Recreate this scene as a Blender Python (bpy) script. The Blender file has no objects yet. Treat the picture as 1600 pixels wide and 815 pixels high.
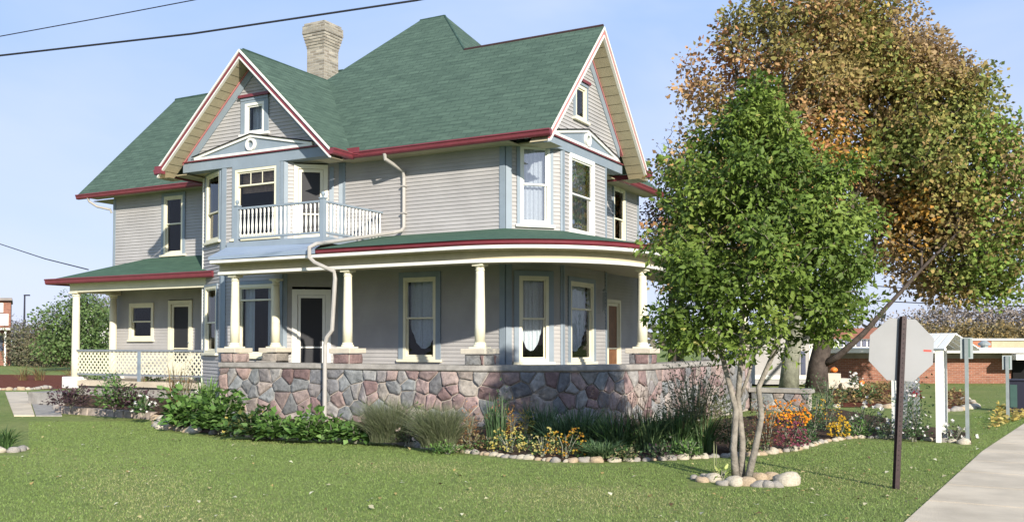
import bpy, math, random
import numpy as np
from mathutils import Vector
random.seed(7); rng = np.random.default_rng(7)
R = math.radians
scn = bpy.context.scene
COL = scn.collection

# ------------------------------------------------------------ camera
TH, PITCH, FPX, HOR, EYE = 28.827, 1.734, 1492.8, 538.08, 1.7
cam = bpy.data.cameras.new('camera'); camo = bpy.data.objects.new('camera', cam); COL.objects.link(camo)
cam.sensor_width = 36; cam.lens = FPX/1600*36; cam.clip_end = 3000; cam.clip_start = .05
camo.location = (0, 0, EYE); camo.rotation_euler = (R(90+PITCH), 0, R(TH))
CY = HOR-FPX*math.tan(R(PITCH))
cam.shift_y = (CY-407.5)/1600
scn.camera = camo
# ------------------------------------------------------------ world, sun, exposure
SA, SB = 1.25, .65                       # sun stands towards (+SA, -1, +SB)
el = math.atan2(SB, math.hypot(SA, 1)); rot = math.atan2(SA, -1)
w = bpy.data.worlds.new('World'); scn.world = w; w.use_nodes = True
nt = w.node_tree; bg = nt.nodes['Background']
sky = nt.nodes.new('ShaderNodeTexSky'); sky.sky_type = 'NISHITA'; sky.sun_disc = False
sky.sun_elevation = el; sky.sun_rotation = rot; sky.air_density = 1.0; sky.dust_density = .6; sky.ozone_density = 1.5
tc = nt.nodes.new('ShaderNodeTexCoord'); mp = nt.nodes.new('ShaderNodeMapping'); mp.inputs['Scale'].default_value = (1, 1, 3.2)
nz = nt.nodes.new('ShaderNodeTexNoise'); nz.inputs['Scale'].default_value = 1.7; nz.inputs['Detail'].default_value = 5; nz.inputs['Roughness'].default_value = .5; nz.inputs['Distortion'].default_value = .5
mr = nt.nodes.new('ShaderNodeMapRange'); mr.inputs[1].default_value = .42; mr.inputs[2].default_value = .8; mr.inputs[3].default_value = .05; mr.inputs[4].default_value = .7
sp = nt.nodes.new('ShaderNodeSeparateXYZ'); gr = nt.nodes.new('ShaderNodeValToRGB'); gr.color_ramp.elements[0].position = .0; gr.color_ramp.elements[0].color = (.47, .52, .72, 1); gr.color_ramp.elements[1].position = .42; gr.color_ramp.elements[1].color = (.235, .405, .73, 1)
g2 = nt.nodes.new('ShaderNodeVectorMath'); g2.operation = 'SCALE'; g2.inputs['Scale'].default_value = 10
mg = nt.nodes.new('ShaderNodeMix'); mg.data_type = 'RGBA'; mg.inputs[0].default_value = .8
mx = nt.nodes.new('ShaderNodeMix'); mx.data_type = 'RGBA'; mx.inputs[7].default_value = (5.8, 6.2, 7.7, 1)
nt.links.new(tc.outputs['Generated'], mp.inputs[0]); nt.links.new(mp.outputs[0], nz.inputs['Vector']); nt.links.new(nz.outputs[0], mr.inputs[0]); nt.links.new(mr.outputs[0], mx.inputs[0])
nt.links.new(tc.outputs['Generated'], sp.inputs[0]); nt.links.new(sp.outputs[2], gr.inputs[0]); nt.links.new(gr.outputs[0], g2.inputs[0])
nt.links.new(sky.outputs[0], mg.inputs[6]); nt.links.new(g2.outputs[0], mg.inputs[7]); nt.links.new(mg.outputs[2], mx.inputs[6]); nt.links.new(mx.outputs[2], bg.inputs[0]); bg.inputs[1].default_value = .1
sun = bpy.data.lights.new('sun', 'SUN'); so = bpy.data.objects.new('sun', sun); COL.objects.link(so)
sun.energy = 5.0; sun.angle = R(.8); sun.color = (1, .93, .82)
so.rotation_euler = Vector((SA, -1, SB)).to_track_quat('Z', 'Y').to_euler(); so.location = (20, -20, 30)
scn.view_settings.view_transform = 'Standard'; scn.view_settings.look = 'None'
scn.view_settings.exposure = .58; scn.view_settings.gamma = 1
scn.render.engine = 'CYCLES'; scn.cycles.max_bounces = 6; scn.cycles.transparent_max_bounces = 12

# ------------------------------------------------------------ photo helper: ray through a point of the 1600x815 photo
CT, ST = math.cos(R(TH)), math.sin(R(TH)); CP, SP = math.cos(R(PITCH)), math.sin(R(PITCH))
def ray(px, py):
    x = (px-800)/FPX; y = -(py-CY)/FPX
    Fw = CP-y*SP; U = SP+y*CP
    return (x*CT-Fw*ST, x*ST+Fw*CT, U)
def gp(px, py, z=0.):
    d = ray(px, py); k = (z-EYE)/d[2]; return (d[0]*k, d[1]*k)
def at(px, py, dist):                    # a point at a chosen distance in front of the camera
    d = ray(px, py); n = -d[0]*ST+d[1]*CT; k = dist/n
    return (d[0]*k, d[1]*k, EYE+d[2]*k)

# ------------------------------------------------------------ materials
M = {}
def mat(name, col, rough=.7, spec=.3, var=0, vscale=3, bump=0, bscale=40, metal=0, col2=None, detail=4):
    m = bpy.data.materials.new(name); m.use_nodes = True; n = m.node_tree; b = n.nodes['Principled BSDF']
    b.inputs['Roughness'].default_value = rough; b.inputs['Specular IOR Level'].default_value = spec; b.inputs['Metallic'].default_value = metal
    b.inputs['Base Color'].default_value = (*col, 1)
    tcn = n.nodes.new('ShaderNodeTexCoord')
    if var or col2:
        t = n.nodes.new('ShaderNodeTexNoise'); t.inputs['Scale'].default_value = vscale; t.inputs['Detail'].default_value = detail; t.inputs['Roughness'].default_value = .6
        c2 = col2 or tuple(c*(1-var) for c in col); c1 = col if col2 else tuple(min(1, c*(1+var)) for c in col)
        r = n.nodes.new('ShaderNodeValToRGB'); r.color_ramp.elements[0].position = .35; r.color_ramp.elements[1].position = .65
        r.color_ramp.elements[0].color = (*c2, 1); r.color_ramp.elements[1].color = (*c1, 1)
        n.links.new(tcn.outputs['Object'], t.inputs['Vector']); n.links.new(t.outputs[0], r.inputs[0]); n.links.new(r.outputs[0], b.inputs['Base Color'])
    if bump:
        t = n.nodes.new('ShaderNodeTexNoise'); t.inputs['Scale'].default_value = bscale; t.inputs['Detail'].default_value = 3
        bp = n.nodes.new('ShaderNodeBump'); bp.inputs['Strength'].default_value = bump; bp.inputs['Distance'].default_value = .02
        n.links.new(tcn.outputs['Object'], t.inputs['Vector']); n.links.new(t.outputs[0], bp.inputs['Height']); n.links.new(bp.outputs[0], b.inputs['Normal'])
    M[name] = m; return m
mat('siding', (.36, .347, .336), .6, .3, .09, 1.1, .15, 60)
mat('blue_trim', (.22, .265, .305), .5, .35, .05, 3)
mat('cream', (.70, .66, .50), .5, .35, .05, 3)
mat('white', (.73, .72, .66), .45, .4, .03, 4)
mat('maroon', (.165, .033, .043), .4, .45, .1, 4)
mat('rose', (.45, .17, .17), .5, .4, .1, 4)
mat('tan', (.42, .37, .25), .7, .2, .06, 5)
mat('tin', (.42, .39, .36), .45, .4, .05, 6)
mat('cement', (.30, .28, .25), .9, .15, .2, 5, .4, 60)
mat('pier_stone', (.52, .47, .38), .85, .15, .08, 5, .3, 60)
mat('concrete', (.54, .46, .345), .9, .15, .16, 1.1, .4, 90, detail=9)
mat('dark', (.012, .012, .013), .8, .1)
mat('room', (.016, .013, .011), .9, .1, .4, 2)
mat('screen', (.025, .025, .028), .6, .3)
mat('floor', (.20, .22, .24), .6, .3, .1, 3)
mat('bark_pale', (.24, .215, .18), .9, .1, .25, 9, .6, 30)
mat('bark_dark', (.075, .06, .05), .9, .1, .3, 6, .7, 20)
mat('bark_moss', (.20, .20, .15), .9, .1, .3, 4, .7, 20)
mat('soil', (.075, .05, .035), 1, .05, .35, 8, .8, 25)
mat('mulch', (.14, .05, .03), 1, .05, .35, 9, .8, 25)
mat('galv', (.24, .27, .27), .5, .4, .1, 6)
mat('signback', (.27, .27, .27), .5, .4, .05, 2)
mat('post_brown', (.035, .018, .018), .5, .4, .3, 20)
mat('green_paint', (.05, .10, .085), .5, .4, .1, 5)
mat('purple_dark', (.02, .02, .035), .5, .4)
mat('wire', (.015, .015, .018), .6, .3)
mat('pumpkin', (.75, .20, .03), .5, .4, .15, 10)
mat('stone_pale', (.45, .40, .31), .85, .2, .18, 6, .5, 18)
mat('stone_grey', (.30, .275, .24), .85, .2, .2, 6, .5, 18)
mat('stone_tan', (.40, .31, .21), .85, .2, .18, 6, .5, 18)
mat('block', (.30, .25, .21), .9, .1, .3, 5, .5, 25)
mat('wood_door', (.17, .075, .03), .5, .4, .2, 6)
mat('blind', (.48, .31, .20), .8, .1, .2, 10)
mat('redmark', (.55, .06, .04), .5, .4)
mat('roofgrey', (.25, .22, .2), .9, .1, .1, 2)
mat('terra', (.33, .13, .07), .8, .2, .15, 5)
mat('lavender_glass', (.08, .09, .14), .2, .5)

def attr_mat(name, rough=.6, spec=.25, trans=.3, back=1.0):
    m = bpy.data.materials.new(name); m.use_nodes = True; n = m.node_tree; b = n.nodes['Principled BSDF']
    a = n.nodes.new('ShaderNodeAttribute'); a.attribute_name = 'Col'
    b.inputs['Roughness'].default_value = rough; b.inputs['Specular IOR Level'].default_value = spec
    n.links.new(a.outputs['Color'], b.inputs['Base Color'])
    if trans:
        t = n.nodes.new('ShaderNodeBsdfTranslucent'); ms = n.nodes.new('ShaderNodeMixShader'); ms.inputs[0].default_value = trans
        n.links.new(a.outputs['Color'], t.inputs[0]); n.links.new(b.outputs[0], ms.inputs[1]); n.links.new(t.outputs[0], ms.inputs[2])
        n.links.new(ms.outputs[0], n.nodes['Material Output'].inputs[0])
    M[name] = m
attr_mat('leaf', .55, .2, .22); attr_mat('leaf_dry', .8, .1, .3); attr_mat('petal', .6, .2, .25); attr_mat('rubble', .85, .25, 0)
# bump for rubble stones
n = M['rubble'].node_tree; tcn = n.nodes.new('ShaderNodeTexCoord'); t = n.nodes.new('ShaderNodeTexNoise'); t.inputs['Scale'].default_value = 11; t.inputs['Detail'].default_value = 8; t.inputs['Roughness'].default_value = .7
bp = n.nodes.new('ShaderNodeBump'); bp.inputs['Strength'].default_value = .7; bp.inputs['Distance'].default_value = .03
mxx = n.nodes.new('ShaderNodeMix'); mxx.data_type = 'RGBA'; mxx.blend_type = 'MULTIPLY'; mxx.inputs[0].default_value = .8
rr = n.nodes.new('ShaderNodeValToRGB'); rr.color_ramp.elements[0].position = .3; rr.color_ramp.elements[0].color = (.45, .45, .46, 1); rr.color_ramp.elements[1].position = .7; rr.color_ramp.elements[1].color = (1.4, 1.38, 1.36, 1)
n.links.new(tcn.outputs['Object'], t.inputs['Vector']); n.links.new(t.outputs[0], bp.inputs['Height']); n.links.new(bp.outputs[0], n.nodes['Principled BSDF'].inputs['Normal'])
at_ = [x for x in n.nodes if x.type == 'ATTRIBUTE'][0]
n.links.new(t.outputs[0], rr.inputs[0]); n.links.new(at_.outputs['Color'], mxx.inputs[6]); n.links.new(rr.outputs[0], mxx.inputs[7]); n.links.new(mxx.outputs[2], n.nodes['Principled BSDF'].inputs['Base Color'])

def glass_mat(name, tint=(.9, .95, 1), extra=.06):
    m = bpy.data.materials.new(name); m.use_nodes = True; n = m.node_tree; n.nodes.remove(n.nodes['Principled BSDF'])
    tr = n.nodes.new('ShaderNodeBsdfTransparent'); tr.inputs[0].default_value = (*tint, 1)
    g = n.nodes.new('ShaderNodeBsdfGlossy'); g.inputs['Roughness'].default_value = .02
    fr = n.nodes.new('ShaderNodeFresnel'); fr.inputs[0].default_value = 1.55
    ad = n.nodes.new('ShaderNodeMath'); ad.operation = 'ADD'; ad.inputs[1].default_value = extra; ad.use_clamp = True
    tcg = n.nodes.new('ShaderNodeTexCoord'); tz = n.nodes.new('ShaderNodeTexNoise'); tz.inputs['Scale'].default_value = 1.5
    bb = n.nodes.new('ShaderNodeBump'); bb.inputs['Strength'].default_value = .12; bb.inputs['Distance'].default_value = .05
    ms = n.nodes.new('ShaderNodeMixShader')
    n.links.new(tcg.outputs['Object'], tz.inputs['Vector']); n.links.new(tz.outputs[0], bb.inputs['Height']); n.links.new(bb.outputs[0], g.inputs['Normal'])
    n.links.new(fr.outputs[0], ad.inputs[0]); n.links.new(ad.outputs[0], ms.inputs[0]); n.links.new(tr.outputs[0], ms.inputs[1]); n.links.new(g.outputs[0], ms.inputs[2])
    n.links.new(ms.outputs[0], n.nodes['Material Output'].inputs[0]); M[name] = m
glass_mat('glass', extra=-.012); glass_mat('glass_sky', (.9, .94, 1), .3)
def curtain_mat():
    m = bpy.data.materials.new('curtain'); m.use_nodes = True; n = m.node_tree; b = n.nodes['Principled BSDF']
    b.inputs['Base Color'].default_value = (.62, .64, .63, 1); b.inputs['Roughness'].default_value = .9
    t = n.nodes.new('ShaderNodeBsdfTransparent'); ms = n.nodes.new('ShaderNodeMixShader')
    tcc = n.nodes.new('ShaderNodeTexCoord'); v = n.nodes.new('ShaderNodeTexVoronoi'); v.inputs['Scale'].default_value = 55
    mr = n.nodes.new('ShaderNodeMapRange'); mr.inputs[1].default_value = .2; mr.inputs[2].default_value = .5; mr.inputs[3].default_value = .72; mr.inputs[4].default_value = .95
    n.links.new(tcc.outputs['Object'], v.inputs['Vector']); n.links.new(v.outputs[0], mr.inputs[0]); n.links.new(mr.outputs[0], ms.inputs[0])
    n.links.new(t.outputs[0], ms.inputs[1]); n.links.new(b.outputs[0], ms.inputs[2]); n.links.new(ms.outputs[0], n.nodes['Material Output'].inputs[0]); M['curtain'] = m
curtain_mat()
def shingle_mat(name, c1, c2, c3, row=.14, wid=.33, bump=.5):
    m = bpy.data.materials.new(name); m.use_nodes = True; n = m.node_tree; b = n.nodes['Principled BSDF']; b.inputs['Roughness'].default_value = .9; b.inputs['Specular IOR Level'].default_value = .15
    uv = n.nodes.new('ShaderNodeUVMap'); uv.uv_map = 'UVMap'
    br = n.nodes.new('ShaderNodeTexBrick'); br.inputs['Scale'].default_value = 1; br.inputs['Brick Width'].default_value = wid; br.inputs['Row Height'].default_value = row
    br.inputs['Mortar Size'].default_value = .009; br.inputs['Mortar Smooth'].default_value = .3; br.inputs['Bias'].default_value = 0
    br.inputs['Color1'].default_value = (*c1, 1); br.inputs['Color2'].default_value = (*c2, 1); br.inputs['Mortar'].default_value = (*c3, 1)
    mpn = n.nodes.new('ShaderNodeMapping'); mpn.inputs['Scale'].default_value = (1.2, 7, 1)
    nz = n.nodes.new('ShaderNodeTexNoise'); nz.inputs['Scale'].default_value = 1.4; nz.inputs['Detail'].default_value = 4; nz.inputs['Roughness'].default_value = .65
    rp = n.nodes.new('ShaderNodeValToRGB'); rp.color_ramp.elements[0].position = .3; rp.color_ramp.elements[1].position = .72
    rp.color_ramp.elements[0].color = (.70, .72, .72, 1); rp.color_ramp.elements[1].color = (1.28, 1.25, 1.2, 1)
    mm = n.nodes.new('ShaderNodeMix'); mm.data_type = 'RGBA'; mm.blend_type = 'MULTIPLY'; mm.inputs[0].default_value = 1
    n2 = n.nodes.new('ShaderNodeTexNoise'); n2.inputs['Scale'].default_value = 60; n2.inputs['Detail'].default_value = 2
    bpn = n.nodes.new('ShaderNodeBump'); bpn.inputs['Strength'].default_value = bump; bpn.inputs['Distance'].default_value = .012
    sm = n.nodes.new('ShaderNodeMath'); sm.operation = 'SUBTRACT'; s2 = n.nodes.new('ShaderNodeMath'); s2.operation = 'MULTIPLY'; s2.inputs[1].default_value = .5
    L = n.links.new
    L(uv.outputs[0], br.inputs['Vector']); L(uv.outputs[0], mpn.inputs[0]); L(mpn.outputs[0], nz.inputs['Vector']); L(nz.outputs[0], rp.inputs[0])
    L(br.outputs['Color'], mm.inputs[6]); L(rp.outputs[0], mm.inputs[7]); L(mm.outputs[2], b.inputs['Base Color'])
    L(uv.outputs[0], n2.inputs['Vector']); L(n2.outputs[0], s2.inputs[0]); L(s2.outputs[0], sm.inputs[0]); L(br.outputs['Fac'], sm.inputs[1]); L(sm.outputs[0], bpn.inputs['Height']); L(bpn.outputs[0], b.inputs['Normal'])
    M[name] = m
shingle_mat('shingle', (.075, .118, .09), (.061, .098, .075), (.045, .072, .057))
shingle_mat('porch_shingle', (.062, .115, .078), (.055, .105, .072), (.045, .085, .06), .14, .9, .2)
shingle_mat('cream_brick', (.36, .33, .27), (.20, .175, .14), (.36, .345, .31), .075, .22)
shingle_mat('red_brick', (.30, .13, .085), (.24, .10, .07), (.33, .24, .2), .08, .24)

def lawn_mat():
    m = bpy.data.materials.new('lawn'); m.use_nodes = True; n = m.node_tree; b = n.nodes['Principled BSDF']; b.inputs['Roughness'].default_value = .95; b.inputs['Specular IOR Level'].default_value = .1
    tc = n.nodes.new('ShaderNodeTexCoord'); L = n.links.new
    def nz(s, d=4, r=.6):
        t = n.nodes.new('ShaderNodeTexNoise'); t.inputs['Scale'].default_value = s; t.inputs['Detail'].default_value = d; t.inputs['Roughness'].default_value = r; L(tc.outputs['Object'], t.inputs['Vector']); return t
    a = nz(.35); c = nz(6, 5, .7); f = nz(60, 3)
    r1 = n.nodes.new('ShaderNodeValToRGB'); e = r1.color_ramp.elements; e[0].position = .3; e[0].color = (.15, .205, .06, 1); e[1].position = .72; e[1].color = (.225, .25, .095, 1)
    r2 = n.nodes.new('ShaderNodeValToRGB'); e = r2.color_ramp.elements; e[0].position = .3; e[0].color = (.6, .62, .6, 1); e[1].position = .7; e[1].color = (1.35, 1.3, 1.25, 1)
    m1 = n.nodes.new('ShaderNodeMix'); m1.data_type = 'RGBA'; m1.blend_type = 'MULTIPLY'; m1.inputs[0].default_value = .8
    r3 = n.nodes.new('ShaderNodeValToRGB'); e = r3.color_ramp.elements; e[0].position = .25; e[0].color = (.5, .55, .5, 1); e[1].position = .75; e[1].color = (1.5, 1.45, 1.4, 1)
    m2 = n.nodes.new('ShaderNodeMix'); m2.data_type = 'RGBA'; m2.blend_type = 'MULTIPLY'; m2.inputs[0].default_value = .8
    L(a.outputs[0], r1.inputs[0]); L(c.outputs[0], r2.inputs[0]); L(f.outputs[0], r3.inputs[0]); L(r1.outputs[0], m1.inputs[6]); L(r2.outputs[0], m1.inputs[7]); L(m1.outputs[2], m2.inputs[6]); L(r3.outputs[0], m2.inputs[7]); L(m2.outputs[2], b.inputs['Base Color'])
    bp = n.nodes.new('ShaderNodeBump'); bp.inputs['Strength'].default_value = .8; bp.inputs['Distance'].default_value = .03; L(f.outputs[0], bp.inputs['Height']); L(bp.outputs[0], b.inputs['Normal']); M['lawn'] = m
lawn_mat()

# ------------------------------------------------------------ object helpers
def tag(o, label=None, cat=None, group=None, kind=None):
    if label: o['label'] = label
    if cat: o['category'] = cat
    if group: o['group'] = group
    if kind: o['kind'] = kind
    return o
def thing(name, label, cat, loc=(0, 0, 0), group=None):
    o = bpy.data.objects.new(name, None); COL.objects.link(o); o.location = loc; o.empty_display_size = .2
    return tag(o, label, cat, group)
def link(o, parent=None):
    COL.objects.link(o)
    if parent:
        o.parent = parent
        off = Vector(parent.location)
        if parent.parent: off = off+Vector(parent.parent.location)
        o.location = -off                 # children are written in world coordinates
    return o
class MB:
    def __init__(s): s.v = []; s.f = []; s.m = []; s.uv = {}; s.mats = []
    def mi(s, m):
        if m not in s.mats: s.mats.append(m)
        return s.mats.index(m)
    def face(s, pts, m='white', uv=None):
        i = len(s.v); s.v += [tuple(p) for p in pts]; s.f.append(tuple(range(i, i+len(pts)))); s.m.append(s.mi(m))
        if uv: s.uv[len(s.f)-1] = uv
    def box(s, a, b, m='white'):
        x0, y0, z0 = a; x1, y1, z1 = b
        s.hexa([(x0, y0, z0), (x1, y0, z0), (x1, y1, z0), (x0, y1, z0), (x0, y0, z1), (x1, y0, z1), (x1, y1, z1), (x0, y1, z1)], m)
    def hexa(s, p, m='white'):
        i = len(s.v); s.v += [tuple(q) for q in p]
        for f in ((3, 2, 1, 0), (4, 5, 6, 7), (0, 1, 5, 4), (1, 2, 6, 5), (2, 3, 7, 6), (3, 0, 4, 7)):
            s.f.append(tuple(i+k for k in f)); s.m.append(s.mi(m))
    def tube(s, pts, r, m='white', n=8, cap=True):
        pts = [Vector(p) for p in pts]; rs = r if isinstance(r, (list, tuple)) else [r]*len(pts); i0 = len(s.v); prev = None
        for k, p in enumerate(pts):
            d = (pts[min(k+1, len(pts)-1)]-pts[max(k-1, 0)]).normalized()
            if prev is None: u = d.orthogonal().normalized()
            else: u = (prev-d*prev.dot(d)); u = u.normalized() if u.length > 1e-6 else d.orthogonal().normalized()
            prev = u; v = d.cross(u)
            for j in range(n):
                a = 2*math.pi*j/n; s.v.append(tuple(p+(u*math.cos(a)+v*math.sin(a))*rs[k]))
        mi = s.mi(m)
        for k in range(len(pts)-1):
            for j in range(n):
                a = i0+k*n+j; b = i0+k*n+(j+1) % n; s.f.append((a, b, b+n, a+n)); s.m.append(mi)
        if cap:
            s.f.append(tuple(i0+j for j in reversed(range(n)))); s.m.append(mi); s.f.append(tuple(i0+(len(pts)-1)*n+j for j in range(n))); s.m.append(mi)
    def lathe(s, x, y, prof, m='white', n=20):
        i0 = len(s.v); mi = s.mi(m)
        for r, z in prof:
            for j in range(n): a = 2*math.pi*j/n; s.v.append((x+r*math.cos(a), y+r*math.sin(a), z))
        for k in range(len(prof)-1):
            for j in range(n): a = i0+k*n+j; b = i0+k*n+(j+1) % n; s.f.append((a, b, b+n, a+n)); s.m.append(mi)
        s.f.append(tuple(i0+j for j in reversed(range(n)))); s.m.append(mi); s.f.append(tuple(i0+(len(prof)-1)*n+j for j in range(n))); s.m.append(mi)
    def plate(s, pts, n, t, m='white', m2=None):   # polygon pts with thickness t along n
        n = Vector(n); q = [Vector(p)+n*t for p in pts]; k = len(pts)
        s.face(q, m); s.face(list(reversed(pts)), m2 or m)
        for i in range(k): s.face([pts[i], pts[(i+1) % k], q[(i+1) % k], q[i]], m2 or m)
    def build(s, name, parent=None, smooth=False, bevel=0):
        me = bpy.data.meshes.new(name); me.from_pydata(s.v, [], s.f)
        for m in s.mats: me.materials.append(M[m])
        me.polygons.foreach_set('material_index', s.m)
        if s.uv:
            ul = me.uv_layers.new(name='UVMap')
            for fi, uv in s.uv.items():
                p = me.polygons[fi]
                for k, li in enumerate(p.loop_indices): ul.data[li].uv = uv[k]
        if smooth: me.polygons.foreach_set('use_smooth', [True]*len(me.polygons))
        me.update(); o = bpy.data.objects.new(name, me); link(o, parent)
        if bevel:
            b = o.modifiers.new('bevel', 'BEVEL'); b.width = bevel; b.segments = 2; b.limit_method = 'ANGLE'
        return o
class Seg:                                # a vertical wall line; the outside is on the right going p0 -> p1
    def __init__(s, p0, p1):
        s.p0 = Vector((*p0, 0)); s.p1 = Vector((*p1, 0)); s.d = (s.p1-s.p0); s.L = s.d.length; s.d.normalize(); s.n = Vector((s.d.y, -s.d.x, 0))
    def pt(s, t, z, off=0): p = s.p0+s.d*t+s.n*off; return (p.x, p.y, z)
    def tz(s, px, py, off=.03):
        d = Vector(ray(px, py)); o = Vector((0, 0, EYE)); q = s.p0+s.n*off
        k = (q-o).dot(s.n)/d.dot(s.n); h = o+d*k; return ((h-s.p0).dot(s.d), h.z)
    def box(s, mb, t0, t1, z0, z1, o0, o1, m):
        mb.hexa([s.pt(t0, z0, o1), s.pt(t1, z0, o1), s.pt(t1, z0, o0), s.pt(t0, z0, o0), s.pt(t0, z1, o1), s.pt(t1, z1, o1), s.pt(t1, z1, o0), s.pt(t0, z1, o0)], m)
    def rect(s, pxl, pxr, pyt, pyb, off=.03):
        t0 = s.tz(pxl, (pyt+pyb)/2, off)[0]; t1 = s.tz(pxr, (pyt+pyb)/2, off)[0]; pc = (pxl+pxr)/2
        return (t0, t1, s.tz(pc, pyb, off)[1], s.tz(pc, pyt, off)[1])
BOARD = .084
def siding(mb, sg, z0, z1, holes=(), lim=None, m='siding'):
    k0 = math.floor(z0/BOARD)
    z = k0*BOARD
    while z < z1-1e-4:
        za, zb = max(z, z0), min(z+BOARD, z1); 
        if zb-za < .004: z += BOARD; continue
        la, lb = (lim(za), lim(zb)) if lim else ((0, sg.L), (0, sg.L))
        if la[1] > la[0]:
            if lb[1] < lb[0]: c = (lb[0]+lb[1])/2; lb = (c, c)
            cuts = [(h[0], h[1]) for h in holes if h[2] < zb-.02 and h[3] > za+.02]
            iv = [(la[0], la[1], True, True)]
            for c0, c1 in cuts:
                nv = []
                for a, b, fl, fr in iv:
                    if c1 <= a or c0 >= b: nv.append((a, b, fl, fr)); continue
                    if c0 > a: nv.append((a, c0, fl, False))
                    if c1 < b: nv.append((c1, b, False, fr))
                iv = nv
            for a, b, fl, fr in iv:
                ta = lb[0] if fl else a; tb = lb[1] if fr else b
                fz = lambda zz: .016*(1-(zz-z)/BOARD)+.004
                mb.face([sg.pt(a, za, fz(za)), sg.pt(b, za, fz(za)), sg.pt(tb, zb, fz(zb)), sg.pt(ta, zb, fz(zb))], m)
                mb.face([sg.pt(a, za, 0), sg.pt(b, za, 0), sg.pt(b, za, fz(za)), sg.pt(a, za, fz(za))], m)
        z += BOARD
def roof_face(mb, pts, m='shingle'):      # uv: metres along the eave / up the slope
    P = [Vector(p) for p in pts]; nrm = (P[1]-P[0]).cross(P[2]-P[0]).normalized()
    if nrm.z < 0: nrm = -nrm
    u = Vector((0, 0, 1)).cross(nrm); u = u.normalized() if u.length > 1e-3 else Vector((1, 0, 0)); v = nrm.cross(u)
    mb.face(pts, m, [(p.dot(u), p.dot(v)) for p in P])
def brick_box(mb, a, b, m):
    x0, y0, z0 = a; x1, y1, z1 = b
    c = [(x0, y0), (x1, y0), (x1, y1), (x0, y1)]
    for i in range(4):
        p, q = c[i], c[(i+1) % 4]; L = math.hypot(q[0]-p[0], q[1]-p[1]); o = i*.11
        mb.face([(*p, z0), (*q, z0), (*q, z1), (*p, z1)], m, [(o, z0), (o+L, z0), (o+L, z1), (o, z1)])
    for z in (z0, z1): mb.face([(*p, z) for p in c], m, [(p[0], p[1]) for p in c])

# ------------------------------------------------------------ leaf clouds
def colmesh(name, V, F, C, m, parent=None, smooth=False):
    me = bpy.data.meshes.new(name); k = F.shape[1]
    me.vertices.add(len(V)); me.vertices.foreach_set('co', V.astype(np.float32).ravel())
    me.loops.add(F.size); me.loops.foreach_set('vertex_index', F.astype(np.int32).ravel())
    me.polygons.add(len(F)); me.polygons.foreach_set('loop_start', np.arange(0, F.size, k, dtype=np.int32)); me.polygons.foreach_set('loop_total', np.full(len(F), k, np.int32))
    me.update(calc_edges=True)
    ca = me.color_attributes.new('Col', 'FLOAT_COLOR', 'POINT'); ca.data.foreach_set('color', np.c_[C, np.ones(len(C))].astype(np.float32).ravel())
    me.materials.append(M[m])
    if smooth: me.polygons.foreach_set('use_smooth', [True]*len(F))
    return link(bpy.data.objects.new(name, me), parent)
TP = {'leaf': (np.array([(0, 0, 0), (.42, .5, .10), (1, 0, -.16), (.42, -.5, .10), (.48, 0, 0)]), np.array([(0, 4, 1), (1, 4, 2), (0, 3, 4), (3, 2, 4)])),
      'quad': (np.array([(0, 0, 0), (.45, .5, .08), (1, 0, 0), (.45, -.5, .08)]), np.array([(0, 3, 2, 1)])),
      'lobe': (np.array([(0, 0, 0), (.1, .55, .05), (.55, .42, .12), (1, 0, -.1), (.55, -.42, .12), (.1, -.55, .05)]), np.array([(0, 3, 2, 1)]).repeat(0, 0)),
      'blade': (np.array([(0, -.5, 0), (0, .5, 0), (.55, .38, -.05), (.55, -.38, -.05), (1, 0, -.3)]), np.array([(0, 1, 2), (0, 2, 3), (3, 2, 4)]))}
TP['lobe'] = (TP['lobe'][0], np.array([(0, 2, 1), (0, 3, 2), (0, 4, 3), (0, 5, 4)]))
def nrm(a): return a/np.maximum(np.linalg.norm(a, axis=1, keepdims=True), 1e-9)
def leaves(name, P, A, size, wid, C, m='leaf', parent=None, tp='leaf', up=.6, out=None):
    T, F = TP[tp]; n = len(P); A = nrm(A)
    ref = nrm(rng.normal(size=(n, 3))*(1-up)+(np.array([0, 0, 1.]) if out is None else nrm(out+[0, 0, .5]))*up)
    S = nrm(np.cross(ref, A)); N = np.cross(A, S)
    size = np.broadcast_to(size, (n,)).reshape(n, 1, 1); 
    V = P[:, None]+size*(T[None, :, 0, None]*A[:, None]+T[None, :, 1, None]*wid*S[:, None]+T[None, :, 2, None]*N[:, None])
    FF = (F[None]+(np.arange(n)*len(T))[:, None, None]).reshape(-1, F.shape[1])
    CC = np.repeat(C, len(T), 0)
    return colmesh(name, V.reshape(-1, 3), FF, CC, m, parent)
def mixcol(n, cols, jit=.15):
    c = np.array(cols)[rng.integers(0, len(cols), n)]; return np.clip(c*(1+rng.normal(size=(n, 1))*jit), 0, 1)
def sph(n):
    return nrm(rng.normal(size=(n, 3)))

# ============================================================ SETTING
mb = MB()
mb.face([(-700, -100, 0), (900, -100, 0), (900, 1400, 0), (-700, 1400, 0)], 'lawn'); o = mb.build('ground'); tag(o, kind='structure')
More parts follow.
